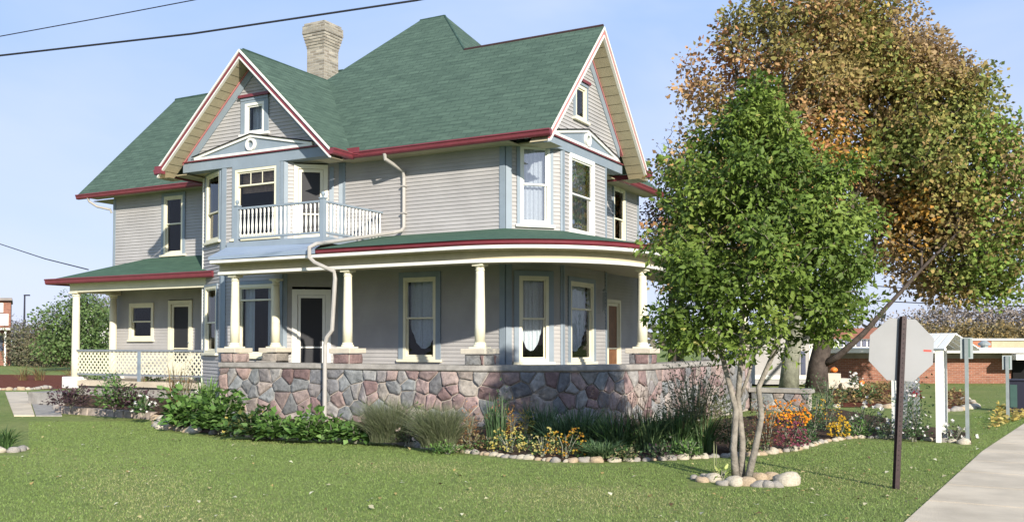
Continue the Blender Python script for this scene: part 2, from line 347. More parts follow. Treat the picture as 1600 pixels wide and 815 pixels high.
# sidewalk with joints
e0, e1, e2 = gp(1415, 815), gp(1534.6, 705.5), gp(1600, 662)
dr = Vector((e0[0]-e1[0], e0[1]-e1[1])).normalized()
s0 = (e0[0]+dr.x*6, e0[1]+dr.y*6)
dr2 = Vector((e2[0]-e1[0], e2[1]-e1[1])).normalized(); s3 = (e2[0]+dr2.x*40, e2[1]+dr2.y*40)
mb = MB(); path = [s0, e0, e1, e2, s3]; WID = 2.0
def lerp(a, b, t): return tuple(x+(y-x)*t for x, y in zip(a, b))
pts = []
for a, b in zip(path[:-1], path[1:]):
    L = math.dist(a, b); k = max(1, round(L/1.5))
    for i in range(k): pts.append(lerp(a, b, i/k))
pts.append(path[-1])
rg = []
for i, p in enumerate(pts):
    a = pts[max(0, i-1)]; b = pts[min(len(pts)-1, i+1)]; d = Vector((b[0]-a[0], b[1]-a[1])).normalized(); rg.append((p[0]+d.y*WID, p[1]-d.x*WID))
for i in range(len(pts)-1):
    g = .02/max(math.dist(pts[i], pts[i+1]), .1)
    a, b = lerp(pts[i], pts[i+1], g), lerp(pts[i], pts[i+1], 1-g); c, d = lerp(rg[i], rg[i+1], 1-g), lerp(rg[i], rg[i+1], g)
    mb.plate([(*a, -.05), (*d, -.05), (*c, -.05), (*b, -.05)], (0, 0, 1), .065, 'concrete')
for i in range(len(pts)-1): mb.face([(*pts[i], .003), (*rg[i], .003), (*rg[i+1], .003), (*pts[i+1], .003)], 'soil')
o = mb.build('sidewalk'); tag(o, kind='structure')

# ============================================================ HOUSE
YF, YL, XL = 17.415, 18.6, -23.4
XM0, XM1, YB = -18.2, -9.74, 25.0
XG, YG1, YG2 = -8.886, 18.372, 20.71
YW = 16.58; XW = -16.047
BXL, BXR, BYL = -18.3, -14.05, 17.2
ZE, ZG = 5.95, 5.87
house = thing('house', 'two storey grey clapboard house with green shingle roof, maroon gutters and a curved wraparound porch', 'house', (-14, 20, 0))
S_main = Seg((BXR, YF), (XM1, YF)); S_A = Seg((XM1, YF), (XG, YG1)); S_B = Seg((XG, YG1), (XG, YG2)); S_C = Seg((XG, YG2), (XM1, 21.67)); S_R = Seg((XM1, 21.67), (XM1, YB))
S_back = Seg((XM1, YB), (XM0, YB)); S_left2 = Seg((XM0, 24.7), (XL, 24.7)); S_leftend = Seg((XL, 24.7), (XL, YL)); S_left = Seg((XL, YL), (XM0-.1, YL))
S_bl = Seg((BXL, BYL), (-17.005, YW)); S_bc = Seg((-17.005, YW), (-15.09, YW)); S_br = Seg((-15.09, YW), (BXR, YF)); S_ws = Seg((BXL, YL), (BXL, BYL))
holes = {}
def H(sg, r): holes.setdefault(id(sg), []).append(r)
GABW = Seg((XW-2.273, YW-.01), (XW+2.273, YW-.01)); GABR = Seg((XG+.01, YF), (XG+.01, 21.666))

def curtain(sg, t0, t1, z0, z1, off, shape, parent):
    mb = MB(); n = 26
    if shape == 'scallop': f = lambda u: z0+(z1-z0)*(.10+.36*min(1, (abs(u-.5)*2)**2.2)*.9)
    elif shape == 'flat': f = lambda u: z0
    elif shape == 'sides': f = lambda u: z0
    else: f = lambda u: z0+(z1-z0)*.5
    rr = [(0, 1)] if shape != 'sides' else [(0, .3), (.72, 1)]
    if shape == 'center': rr = [(.2, .85)]
    for a, b in rr:
        for i in range(n):
            u0, u1 = a+(b-a)*i/n, a+(b-a)*(i+1)/n; T = lambda u: t0+(t1-t0)*u
            w0 = off+.018*math.sin(u0*34)+.008*math.sin(u0*91); w1 = off+.018*math.sin(u1*34)+.008*math.sin(u1*91)
            mb.face([sg.pt(T(u0), f(u0), w0), sg.pt(T(u1), f(u1), w1), sg.pt(T(u1), z1, w1), sg.pt(T(u0), z1, w0)], 'curtain')
    return mb.build('curtain', parent, True)
def window(sg, rect, frame='cream', cur='scallop', rail=.5, glass='glass', casing=.09, muntin=False, blind=False, cas='blue_trim', header=False, fw=.065):
    t0, t1, z0, z1 = rect; H(sg, (t0, t1, z0, z1))
    mb = MB(); c = casing
    if c:
        sg.box(mb, t0-c, t0, z0-.02, z1+c, -.02, .045, cas); sg.box(mb, t1, t1+c, z0-.02, z1+c, -.02, .045, cas); sg.box(mb, t0, t1, z1, z1+c, -.02, .045, cas)
    f = fw
    sg.box(mb, t0, t0+f, z0, z1, -.10, .038, frame); sg.box(mb, t1-f, t1, z0, z1, -.10, .038, frame); sg.box(mb, t0+f, t1-f, z1-f, z1, -.10, .038, frame); sg.box(mb, t0+f, t1-f, z0, z0+f, -.10, .038, frame)
    # shallow box behind the opening; the room's darkness is put into its colour
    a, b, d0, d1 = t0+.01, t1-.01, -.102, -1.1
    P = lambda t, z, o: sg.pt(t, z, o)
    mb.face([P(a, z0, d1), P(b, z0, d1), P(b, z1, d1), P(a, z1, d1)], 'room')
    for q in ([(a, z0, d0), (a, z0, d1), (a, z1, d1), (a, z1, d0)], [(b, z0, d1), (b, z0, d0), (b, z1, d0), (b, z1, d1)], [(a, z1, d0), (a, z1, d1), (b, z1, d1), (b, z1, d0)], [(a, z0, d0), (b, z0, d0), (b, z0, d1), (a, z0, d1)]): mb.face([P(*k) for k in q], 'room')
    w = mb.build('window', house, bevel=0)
    sl = MB(); sg.box(sl, t0-c-.03, t1+c+.03, z0-.06, z0-.002, -.03, .085, frame); sl.build('sill', w, bevel=.006)
    zr = z0+(z1-z0)*rail; s = MB(); g = .035
    def sash(za, zb, o):
        sg.box(s, t0+f, t0+f+g, za, zb, o-.03, o, frame); sg.box(s, t1-f-g, t1-f, za, zb, o-.03, o, frame); sg.box(s, t0+f+g, t1-f-g, zb-g, zb, o-.03, o, frame); sg.box(s, t0+f+g, t1-f-g, za, za+g, o-.03, o, frame)
        p = MB(); p.face([sg.pt(t0+f+g, za+g, o-.015), sg.pt(t1-f-g, za+g, o-.015), sg.pt(t1-f-g, zb-g, o-.015), sg.pt(t0+f+g, zb-g, o-.015)], glass); p.build('pane', w)
    sash(zr-.01, z1-f, .01); sash(z0+f, zr+.02, -.025)
    if muntin:
        for k in (1/3, 2/3): tm = t0+f+g+(t1-t0-2*f-2*g)*k; sg.box(s, tm-.008, tm+.008, zr+.03, z1-f-g, -.018, .008, frame)
    s.build('sash', w)
    if cur: curtain(sg, t0+f, t1-f, z0+f, z1-f, -.16, cur, w)
    if blind:
        bm = MB(); zt = z1-f; zb = zr-.16
        k = 0
        while zt-.035*k > zb: sg.box(bm, t0+f+.01, t1-f-.01, zt-.035*(k+1)+.006, zt-.035*k, -.14-.006*(k % 2), -.13, 'blind'); k += 1
        bm.build('blind', w)
    if header:
        hm = MB(); sg.box(hm, t0-c-.05, t1+c+.05, z1+c+.001, z1+c+.07, -.01, .1, 'maroon'); sg.box(hm, t0-c, t1+c, z1+.02+c-.09, z1+c-.001, .046, .06, 'blue_trim'); hm.build('header', w, bevel=.008)
    return w
def door(sg, rect, frame='cream', slab='screen', kick=.3, label=None, glass=True, jl=.1):
    t0, t1, z0, z1 = rect; H(sg, rect); mb = MB(); c = jl
    sg.box(mb, t0, t0+c, z0, z1, -.08, .05, frame); sg.box(mb, t1-c, t1, z0, z1, -.08, .05, frame); sg.box(mb, t0+c, t1-c, z1-c, z1, -.08, .05, frame); sg.box(mb, t0+c, t1-c, z0-.03, z0+.03, -.08, .06, 'floor')
    d = mb.build('door', house)
    if label: d['label'] = label
    a, b = t0+c+.005, t1-c-.005; s = MB(); g = .07
    sg.box(s, a, a+g, z0+.035, z1-c-.005, -.03, .012, frame); sg.box(s, b-g, b, z0+.035, z1-c-.005, -.03, .012, frame); sg.box(s, a+g, b-g, z1-c-g-.005, z1-c-.005, -.03, .012, frame); sg.box(s, a+g, b-g, z0+.035, z0+kick, -.03, .012, frame)
    zm = z0+(z1-z0)*.38; sg.box(s, a+g, b-g, zm, zm+.035, -.03, .012, frame)
    s.build('screen_frame', d, bevel=.004)
    p = MB(); sg.box(p, a+g, b-g, z0+kick, z1-c-g-.005, -.02, -.012, slab); p.build('screen', d)
    k = MB(); kp = sg.pt(b-.03 if slab != 'wood_door' else a+.05, z0+1.0, .03); k.lathe(kp[0], kp[1], [(.001, kp[2]-.025), (.022, kp[2]-.012), (.025, kp[2]), (.02, kp[2]+.015), (.001, kp[2]+.025)], 'galv', 10); k.build('handle', d, True)
    return d

# windows, upper floor
window(S_left, S_left.rect(256, 285.5, 306, 397), cur=None, rail=.52, header=False)
window(S_bl, S_bl.rect(322.5, 343, 271, 377), cur=None, rail=.42, casing=.05)
w3 = window(S_bc, S_bc.rect(367.5, 432, 262, 371), cur=None, rail=.76, muntin=True, blind=True, frame='cream')
door(S_br, (lambda r: (r[0], r[1], 3.97, r[3]))(S_br.rect(459, 512, 257, 372)), 'cream', 'screen', .3, 'cream screen door opening onto the balcony')
window(S_A, S_A.rect(812.5, 859.5, 226, 351), 'white', 'flat', .5, 'glass_sky', casing=.07, cas='blue_trim')
window(S_B, S_B.rect(891.5, 928, 248, 366), 'white', 'flat', .5, 'glass_sky', casing=.03, cas='white')
window(S_R, S_R.rect(959, 977, 294, 378), 'cream', None, .42, casing=.05, cas='blue_trim')
window(GABW, GABW.rect(383, 413, 160, 208), 'white', 'flat', .03, 'glass', casing=.13, header=True)
window(GABR, GABR.rect(899, 916, 134, 187), 'cream', None, .03, 'glass', casing=.08, header=True)
# ground floor
window(S_left, S_left.rect(203, 238.5, 475, 530), cur=None, rail=.5, casing=.03, cas='cream')
door(S_left, (lambda r: (r[0], r[1], .76, r[3]))(S_left.rect(263, 300, 469, 575)), 'cream', 'screen', .45, 'cream screen door under the small side porch')
window(S_bl, S_bl.rect(320, 338, 447, 551), cur=None, rail=.45, casing=.05)
window(S_bc, S_bc.rect(371, 427, 444, 556), cur='sides', rail=.78, casing=.08)
door(S_br, (lambda r: (r[0], r[1], .80, r[3]))(S_br.rect(456, 517, 452, 566)), 'white', 'screen', .3, 'white screen door behind the front porch wall', jl=.12)
window(S_main, S_main.rect(630, 681, 433, 561), cur='scallop', rail=.5, casing=.12)
window(S_A, S_A.rect(811, 857.5, 431, 565), cur='scallop', rail=.5, casing=.11, glass='glass')
window(S_B, S_B.rect(891.5, 927.5, 441, 565), cur='scallop', rail=.66, casing=.10)
door(S_R, (lambda r: (r[0], r[1], .80, r[3]))(S_R.rect(948, 969.5, 468, 570)), 'cream', 'wood_door', .3, 'brown wooden front door in a cream frame', jl=.09)

# siding walls
def wallpart(name, specs):
    mb = MB()
    for sg, z0, z1 in specs: siding(mb, sg, z0, z1, holes.get(id(sg), ()))
    return mb.build(name, house)
ZS = 5.93
wallpart('front_wall', [(S_main, .3, ZS)]); wallpart('corner_bay_wall', [(S_A, .3, ZS), (S_B, .3, ZS), (S_C, .3, ZS)]); wallpart('side_wall', [(S_R, .3, ZS), (S_back, .3, ZS)])
wallpart('left_wall', [(S_left, .3, 6.1), (S_leftend, .3, 6.1), (S_left2, .3, 6.1)])
wallpart('bay_wall', [(S_bl, .3, ZS), (S_bc, .3, ZS), (S_br, .3, ZS), (S_ws, .3, ZS)])
# corner boards
mb = MB()
def cb(sg, t0, t1, z0=.3, z1=5.9, o=.03, m='blue_trim'): mb = MB(); sg.box(mb, t0, t1, z0, z1, -.01, o, m); mb.build('corner_board', house)
cb(S_main, S_main.L-.13, S_main.L); cb(S_A, 0, .13, o=.032); cb(S_A, S_A.L-.05, S_A.L, o=.03); cb(S_B, 0, .07, o=.031); cb(S_B, S_B.L-.05, S_B.L+.02)
cb(S_left, 0, .1); cb(S_bl, 0, .05, o=.03, m='white'); cb(S_bl, S_bl.L-.1, S_bl.L); cb(S_bc, 0, .13, o=.031); cb(S_bc, S_bc.L-.09, S_bc.L); cb(S_br, 0, .09, o=.031); cb(S_br, S_br.L-.1, S_br.L); cb(S_main, 0, .08, o=.031)
cb(S_R, S_R.L-.1, S_R.L+.01)
# vertical trim beside the balcony door
tA = S_br.tz(518, 320)[0]; cb(S_br, tA-.05, tA+.05, 3.9, 5.8, .035)

# gable walls (wing and right)
def gable(sg, zb, zt, apexz, half, name):
    mb = MB(); c = sg.L/2
    lim = lambda z: (c-(apexz-z)*half/(apexz-zb), c+(apexz-z)*half/(apexz-zb))
    siding(mb, sg, zb, apexz-.05, holes.get(id(sg), ()), lim)
    mb.build(name, house)
SLW = (8.49-5.95)/2.67                       # slope of wing roof
SLG = (8.783-5.95)/2.69
gable(GABW, 6.12, 8.4, 6.12+2.273*SLW, 2.273, 'gable_wall'); gable(GABR, 6.05, 8.6, 6.05+2.125*SLG, 2.125, 'gable_wall')
# bands below the gables
mb = MB(); GABW.box(mb, 0, GABW.L, 5.90, 6.13, -.25, .03, 'blue_trim'); GABW.box(mb, 0, GABW.L, 6.131, 6.16, -.02, .07, 'maroon'); mb.build('gable_band', house, bevel=.006)
mb = MB(); GABR.box(mb, -.0, GABR.L, 5.86, 6.07, -.25, .03, 'blue_trim'); GABR.box(mb, -.0, GABR.L, 6.071, 6.10, -.02, .07, 'maroon'); mb.build('gable_band', house, bevel=.006)
# soffit of the cut corners
def soff(a, b): mb = MB(); mb.box(a, b, 'tan'); mb.build('soffit', house)
soff((XW-2.27, YW+.02, 5.905), (XW+2.27, YF+.05, 5.925)); soff((XM1-.1, YF+.02, 5.87), (XG-.03, 21.66, 5.90))


def gable_dress(P, half_top, xz_apex, slope, rake_off, wall_half, zb, name_p):
    # P(u, z, off): u = distance from the centre line along the gable, off = out of the wall
    # rake boards
    mb = MB(); az = xz_apex
    for s in (-1, 1):
        L = math.hypot(1, slope)
        def line(d0, d1, o0, o1, m, u1=half_top):
            # strip between perpendicular depths d0..d1 below the roof line
            p = []
            for o in (o1, o0):
                for u, d in ((0, d0), (u1, d0), (u1, d1), (0, d1)): p.append(P(s*u, az-slope*u-d*L, o))
            q = p
            order = [q[0], q[1], q[2], q[3], q[4], q[5], q[6], q[7]]
            mb.hexa([order[3], order[2], order[6], order[7], order[0], order[1], order[5], order[4]], m)
        line(-.012, .028, rake_off-.05, rake_off+.03, 'white'); line(.028, .115, rake_off-.05, rake_off, 'maroon' if name_p == 'w' else 'rose'); line(.115, .145, rake_off-.05, rake_off+.022, 'white')  # wing's middle strip is darker: shade on the rose board put into its colour
    mb.build('rake_board', house)
    so_ = MB()
    for s in (-1, 1):
        L = math.hypot(1, slope); d = .15; n = 16
        for k in range(n):                # tongue-and-groove boards
            u0, u1 = half_top*k/n, half_top*(k+1)/n-.012
            so_.face([P(s*u0, az-slope*u0-d*L, 0), P(s*u1, az-slope*u1-d*L, 0), P(s*u1, az-slope*u1-d*L, rake_off-.04), P(s*u0, az-slope*u0-d*L, rake_off-.04)], 'tan')
        so_.face([P(s*0, az-(d-.01)*L, 0), P(s*half_top, az-slope*half_top-(d-.01)*L, 0), P(s*half_top, az-slope*half_top-(d-.01)*L, rake_off-.04), P(s*0, az-(d-.01)*L, rake_off-.04)], 'tan')
        # closing cheek at the foot
        zf = az-slope*half_top-.16*L
        so_.face([P(s*half_top, zf, 0), P(s*half_top, zf, rake_off), P(s*wall_half, zf, rake_off), P(s*wall_half, zf, 0)], 'tan')
    so_.build('rake_soffit', house)
    fr = MB()
    for s in (-1, 1):
        L = math.hypot(1, slope)
        def fl(d0, d1, o1, m, u1):
            p = []
            for o in (o1, -.01):
                for u, d in ((0, d0), (u1, d0), (u1, d1), (0, d1)): p.append(P(s*u, az-slope*u-d*L, o))
            q = p; fr.hexa([q[3], q[2], q[6], q[7], q[0], q[1], q[5], q[4]], m)
        fl(.16, .19, .06, 'rose', wall_half-.02); fl(.19, .36, .036, 'blue_trim', wall_half-.18)
    fr.build('frieze_board', house)
PW = lambda u, z, o: (XW+u, YW-.01-o, z)
YM = (YF+21.666)/2
PR_ = lambda u, z, o: (XG+.01+o, YM+u, z)
gable_dress(PW, 2.67, 8.49, SLW, .455, 2.273, 5.95, 'w'); gable_dress(PR_, 2.69, 8.783, SLG, .464, 2.125, 5.95, 'r')
def pediment(P, zb, half, h, rr):
    mb = MB()
    def bar(a, b, t, o=.075):
        a = Vector((a[0], a[1])); b = Vector((b[0], b[1])); d = (b-a).normalized(); n = Vector((-d.y, d.x))*t/2
        q = [(a-n), (b-n), (b+n), (a+n)]
        mb.hexa([P(q[0].x, q[0].y, o), P(q[1].x, q[1].y, o), P(q[1].x, q[1].y, .02), P(q[0].x, q[0].y, .02), P(q[3].x, q[3].y, o), P(q[2].x, q[2].y, o), P(q[2].x, q[2].y, .02), P(q[3].x, q[3].y, .02)], 'white')
    bar((-half, zb+.03), (half, zb+.03), .055); bar((-half, zb+.05), (0, zb+h), .065, .08); bar((0, zb+h), (half, zb+.05), .065, .082)
    N = 28; c = zb+h*.5
    for i in range(N):
        a0, a1 = 2*math.pi*i/N, 2*math.pi*(i+1)/N; r0, r1 = rr*.62, rr
        p = lambda a, r, o: P(r*math.cos(a), c+r*math.sin(a), o)
        mb.face([p(a0, r0, .1), p(a0, r1, .1), p(a1, r1, .1), p(a1, r0, .1)], 'white'); mb.face([p(a0, r1, .1), p(a0, r1, .03), p(a1, r1, .03), p(a1, r1, .1)], 'white'); mb.face([p(a0, r0, .1), p(a1, r0, .1), p(a1, r0, .03), p(a0, r0, .03)], 'white')
    mb.plate([P(-half+.1, zb+.03, .034), P(half-.1, zb+.03, .034), P(0, zb+h, .034)], Vector(P(0, 0, 1))-Vector(P(0, 0, 0)), .01, 'blue_trim')
    cp = [P(-half-.05, zb+.08, .1), P(0, zb+h+.04, .1), P(half+.05, zb+.08, .1)]
    for a, b in zip(cp[:-1], cp[1:]): mb.tube([a, b], .014, 'dark', 5)
    mb.build('pediment_ornament', house)
pediment(PW, 6.16, 1.85, .42, .15); pediment(PR_, 6.10, 1.75, .40, .15)

# roofs
mb = MB(); ty = .0
SF = (10.315-5.952)/(20.995-16.852)
YP, ZP = 20.995, 10.315
yE, yEb, xE0, xE1 = 16.85, 25.5, -18.7, -9.25
PLx, PRx = -14.357, -13.579
XR = -8.40; YM1 = YM; ZA = 8.783; yGf = 22.23; XRs = -12.35
zr = lambda y: 5.95+(y-16.85)*SF
# main front slope incl. gable wing (coplanar)
hipx = lambda z: xE1+(PRx-xE1)*(z-5.95)/(ZP-5.95)
hx = hipx(zr(YM1)); hipl = lambda z: xE0+(PLx-xE0)*(z-5.95)/(ZP-5.95)
roof_face(mb, [(xE0, yE, 5.95), (XR, yE, 5.95), (XR, YM1, zr(YM1)), (hx, YM1, zr(YM1)), (PRx, YP, ZP), (PLx, YP, ZP)])
roof_face(mb, [(PRx, YP, ZP), (xE1, yE+.02, 5.95), (xE1, yEb, 5.95)]); roof_face(mb, [(PLx, YP, ZP), (xE0, yEb, 5.95), (xE0, yE, 5.95)]); roof_face(mb, [(PLx, YP, ZP), (PRx, YP, ZP), (xE1, yEb, 5.95), (xE0, yEb, 5.95)])
roof_face(mb, [(XR, YM1, zr(YM1)), (XR, yGf, 5.95), (xE1-.2, yGf, 5.95), (hx, YM1, zr(YM1))])
# left part
yr, zl = 21.66, 9.57; xv = -24.35; yl = 18.14; zl0 = 6.02
roof_face(mb, [(xv, yl, zl0), (-16, yl, zl0), (-16, yr, zl), (xv, yr, zl)]); roof_face(mb, [(xv, yr, zl), (-16, yr, zl), (-16, 25.2, zl0), (xv, 25.2, zl0)])
# wing
yb = 16.85+(8.49-5.95)/SF
roof_face(mb, [(XW, 16.12, 8.49), (XW, yb+.02, 8.49), (XW-2.67, yE+2.0, 5.95), (XW-2.67, 16.12, 5.95)])
roof_face(mb, [(XW, 16.12, 8.49), (XW+2.67, 16.12, 5.95), (XW+2.67, yE, 5.95), (XW, yb+.02, 8.49)])
rf = mb.build('roof', house); sm = rf.modifiers.new('thick', 'SOLIDIFY'); sm.thickness = .04; sm.offset = 1; sm.use_even_offset = False
# ridge caps
def cap(pts, name='ridge_cap', r=.035, m='shingle2'):
    mb = MB(); mb.tube([(p[0], p[1], p[2]+.035) for p in pts], r, m, 6); mb.build(name, rf)
mat('shingle2', (.045, .08, .065), .9, .1, .25, 6); mat('capdark', (.05, .03, .03), .9, .1, .2, 6)
cap([(XR-.02, YM1, ZA), (hx, YM1, zr(YM1))], m='capdark', r=.045); cap([(PLx, YP, ZP), (PRx, YP, ZP)]); cap([(PRx, YP, ZP), (hx, YM1, zr(YM1))]); cap([(XW+.02, 16.2, 8.49), (XW, yb, 8.49)], r=.03); cap([(xv, yr, zl), (-17.5, yr, zl)], r=.05)
cap([(XW, yb, 8.49), (XW+2.6, yE+.05, 6.0)], 'valley', .018, 'capdark')
# left gable end wall top
mb = MB(); SE = Seg((XL, 24.7), (XL, YL)); siding(mb, SE, 6.1, 9.3, (), lambda z: (max(0, (z-6.1)/.97), min(SE.L, SE.L-(z-6.1)/1.03))); mb.build('gable_wall', house)
# eaves: soffits and gutters
def gutter(p, q, z, out, name='gutter', par=None, h=.13, dpt=.12):
    sgn = Seg(p, q); mb = MB(); o0, o1 = .0, dpt
    pr = [(o0, z), (o0, z+h), (o1+.01, z+h), (o1+.012, z+h-.025), (o1-.01, z+h-.045), (o1-.02, z+.03), (o1-.045, z)]
    a = [sgn.pt(0, zz, o) for o, zz in pr]; b = [sgn.pt(sgn.L, zz, o) for o, zz in pr]; n = len(pr)
    for i in range(n): mb.face([a[i], b[i], b[(i+1) % n], a[(i+1) % n]], 'maroon')
    mb.face(a, 'maroon'); mb.face(list(reversed(b)), 'maroon'); return mb.build(name, house)
gutter((XW+2.5, yE+.02), (XR+.02, yE+.02), 5.84, 0)
gutter((xE1-.02, yGf+.15), (xE1-.02, yEb), 5.84, 0)
gutter((xv-.02, yl+.02), (-18.4, yl+.02), 5.90, 0)
gutter((XW+2.68, 16.1), (XW+2.68, yE+.0), 5.82, 0); gutter((XW-2.68, 18.1), (XW-2.68, 16.1), 5.82, 0)
gutter((XR-.05, yGf+.02), (XM1, yGf+.02), 5.82, 0)
mb = MB(); mb.box((XW-2.72, 16.06, 5.84), (XW-2.5, 16.2, 6.02), 'maroon'); mb.box((XR-.1, yGf-.1, 5.82), (XR+.08, yGf+.12, 5.98), 'maroon'); mb.box((XW+2.56, 16.75, 5.9), (XW+2.95, 16.79, 6.06), 'maroon')
mb.plate([(XW+2.55, yE+.06, 5.99), (XW+3.05, yE+.06, 5.99), (XW+3.05, yE+.3, 6.25), (XW+2.8, yE+.3, 6.25)], (0, -.7, .7), .012, 'rose')
mb.plate([(XW-3.1, yl+.06, 6.1), (XW-2.7, yl+.06, 6.1), (XW-2.7, yl+.35, 6.4), (XW-2.8, yl+.35, 6.4)], (0, -.7, .7), .012, 'rose'); mb.build('flashing', house)
soff((XW+2.3, yE+.03, 5.862), (XM1+.3, YF+.02, 5.88)); soff((xv+.2, yl+.03, 5.95), (-18.3, YL+.02, 5.97)); soff((XM1-.02, 21.7, 5.86), (xE1-.03, yEb-.05, 5.88)); soff((XW-2.66, YW, 5.86), (XW-2.2, 18.6, 5.88)); soff((XL-.9, YL, 5.9), (XL-.0, 25.1, 5.92))

# chimney
mb = MB(); cx, cyy = -17.7, 21.0
def cbx(h, z0, z1): brick_box(mb, (cx-h, cyy-h, z0), (cx+h, cyy+h, z1), 'cream_brick')
cbx(.40, 6.5, 8.95); cbx(.31, 8.95, 10.05)
for k in range(6): cbx(.32+.018*k, 10.05+.08*k, 10.05+.08*(k+1))
cbx(.405, 10.53, 10.68); cbx(.37, 10.68, 10.76); ch = mb.build('chimney', house); ch.data.materials.append(M['cement'])

# ------------------------------------------------ porch
YC, XC0, XC1, CYc, RC = 15.1, -15.3, -6.8, 17.7, 2.6
XCc = XC1-RC
def porch_path(x0=-15.45, y1=25.4, n=28):
    p = [(x0, YC, 0, -1)]; k = 6
    for i in range(1, k+1): p.append((x0+(XCc-x0)*i/k, YC, 0, -1))
    for i in range(1, n+1): a = -math.pi/2+math.pi/2*i/n; p.append((XCc+RC*math.cos(a), CYc+RC*math.sin(a), math.cos(a), math.sin(a)))
    for i in range(1, 6): p.append((XC1, CYc+(y1-CYc)*i/5, 1, 0))
    return p
def sweep(mb, path, prof, mats, closed=True):
    rows = [[(x+nx*o, y+ny*o, z) for o, z in prof] for x, y, nx, ny in path]; n = len(prof)
    for a, b in zip(rows[:-1], rows[1:]):
        for i in range(n if closed else n-1): mb.face([a[i], b[i], b[(i+1) % n], a[(i+1) % n]], mats[i] if isinstance(mats, list) else mats)
    if closed: mb.face(list(reversed(rows[0])), mats[0] if isinstance(mats, list) else mats); mb.face(rows[-1], mats[0] if isinstance(mats, list) else mats)
pp = porch_path()
mb = MB()
sweep(mb, pp, [(-.12, 3.19), (.15, 3.19), (.165, 3.20), (.165, 3.255), (.12, 3.27), (.12, 3.42), (-.12, 3.42)], ['tan', 'white', 'white', 'white', 'tan', 'tan', 'tan'])
sweep(mb, pp, [(.12, 3.415), (.37, 3.415), (.40, 3.43), (.40, 3.485), (.34, 3.50), (.12, 3.50)], ['tan', 'cream', 'white', 'white', 'white', 'white'])
beam = mb.build('porch_beam', house)
mb = MB(); ppr = [p for p in porch_path(-12.54)]
sweep(mb, ppr, [(.2, 3.501), (.40, 3.501), (.42, 3.53), (.40, 3.56), (.43, 3.585), (.2, 3.585)], 'maroon')
mb.build('porch_gutter', house)
# porch roof: ruled surface from the curved eave up to the walls
inn = []
for x, y, nx, ny in ppr:
    if ny == -1: inn.append((max(x, -12.95) if x < -12 else min(x, XM1), YF+.02))
    elif nx == 1: inn.append((XG-.02 if y < 21 else XM1+.0, max(y, 18.5)))
    else:
        a = math.atan2(ny, nx); t = (a+math.pi/2)/(math.pi/2); inn.append(lerp((XM1, YF+.02), (XG-.02, YG1+.02), min(1, t*1.15)))
mb = MB()
for i in range(len(ppr)-1):
    a, b = ppr[i], ppr[i+1]
    q = [(a[0]+a[2]*.44, a[1]+a[3]*.44, 3.59), (b[0]+b[2]*.44, b[1]+b[3]*.44, 3.59), (*inn[i+1], 4.14), (*inn[i], 4.14)]
    if i == 0: q[3] = (-12.93, 17.43, 4.14)
    roof_face(mb, q, 'porch_shingle')
mb.build('porch_roof', house)
# porch ceiling and floor
for nm, z, m, off in (('porch_ceiling', 3.40, 'tan', -.1), ('porch_floor', .80, 'floor', .0)):
    mb = MB()
    outer = [(x+nx*off, y+ny*off) for x, y, nx, ny in pp]
    for a, b in zip(outer[:-1], outer[1:]):
        mb.face([(*a, z), (*b, z), (*(min(b[0], XG-.1), max(min(b[1], 25.4), 17.6)), z), (*(min(a[0], XG-.1), max(min(a[1], 25.4), 17.6)), z)], m)
    mb.box((-15.4, 15.2, z-.02), (-14.0, 17.3, z-.003), m)
    mb.build(nm, house)

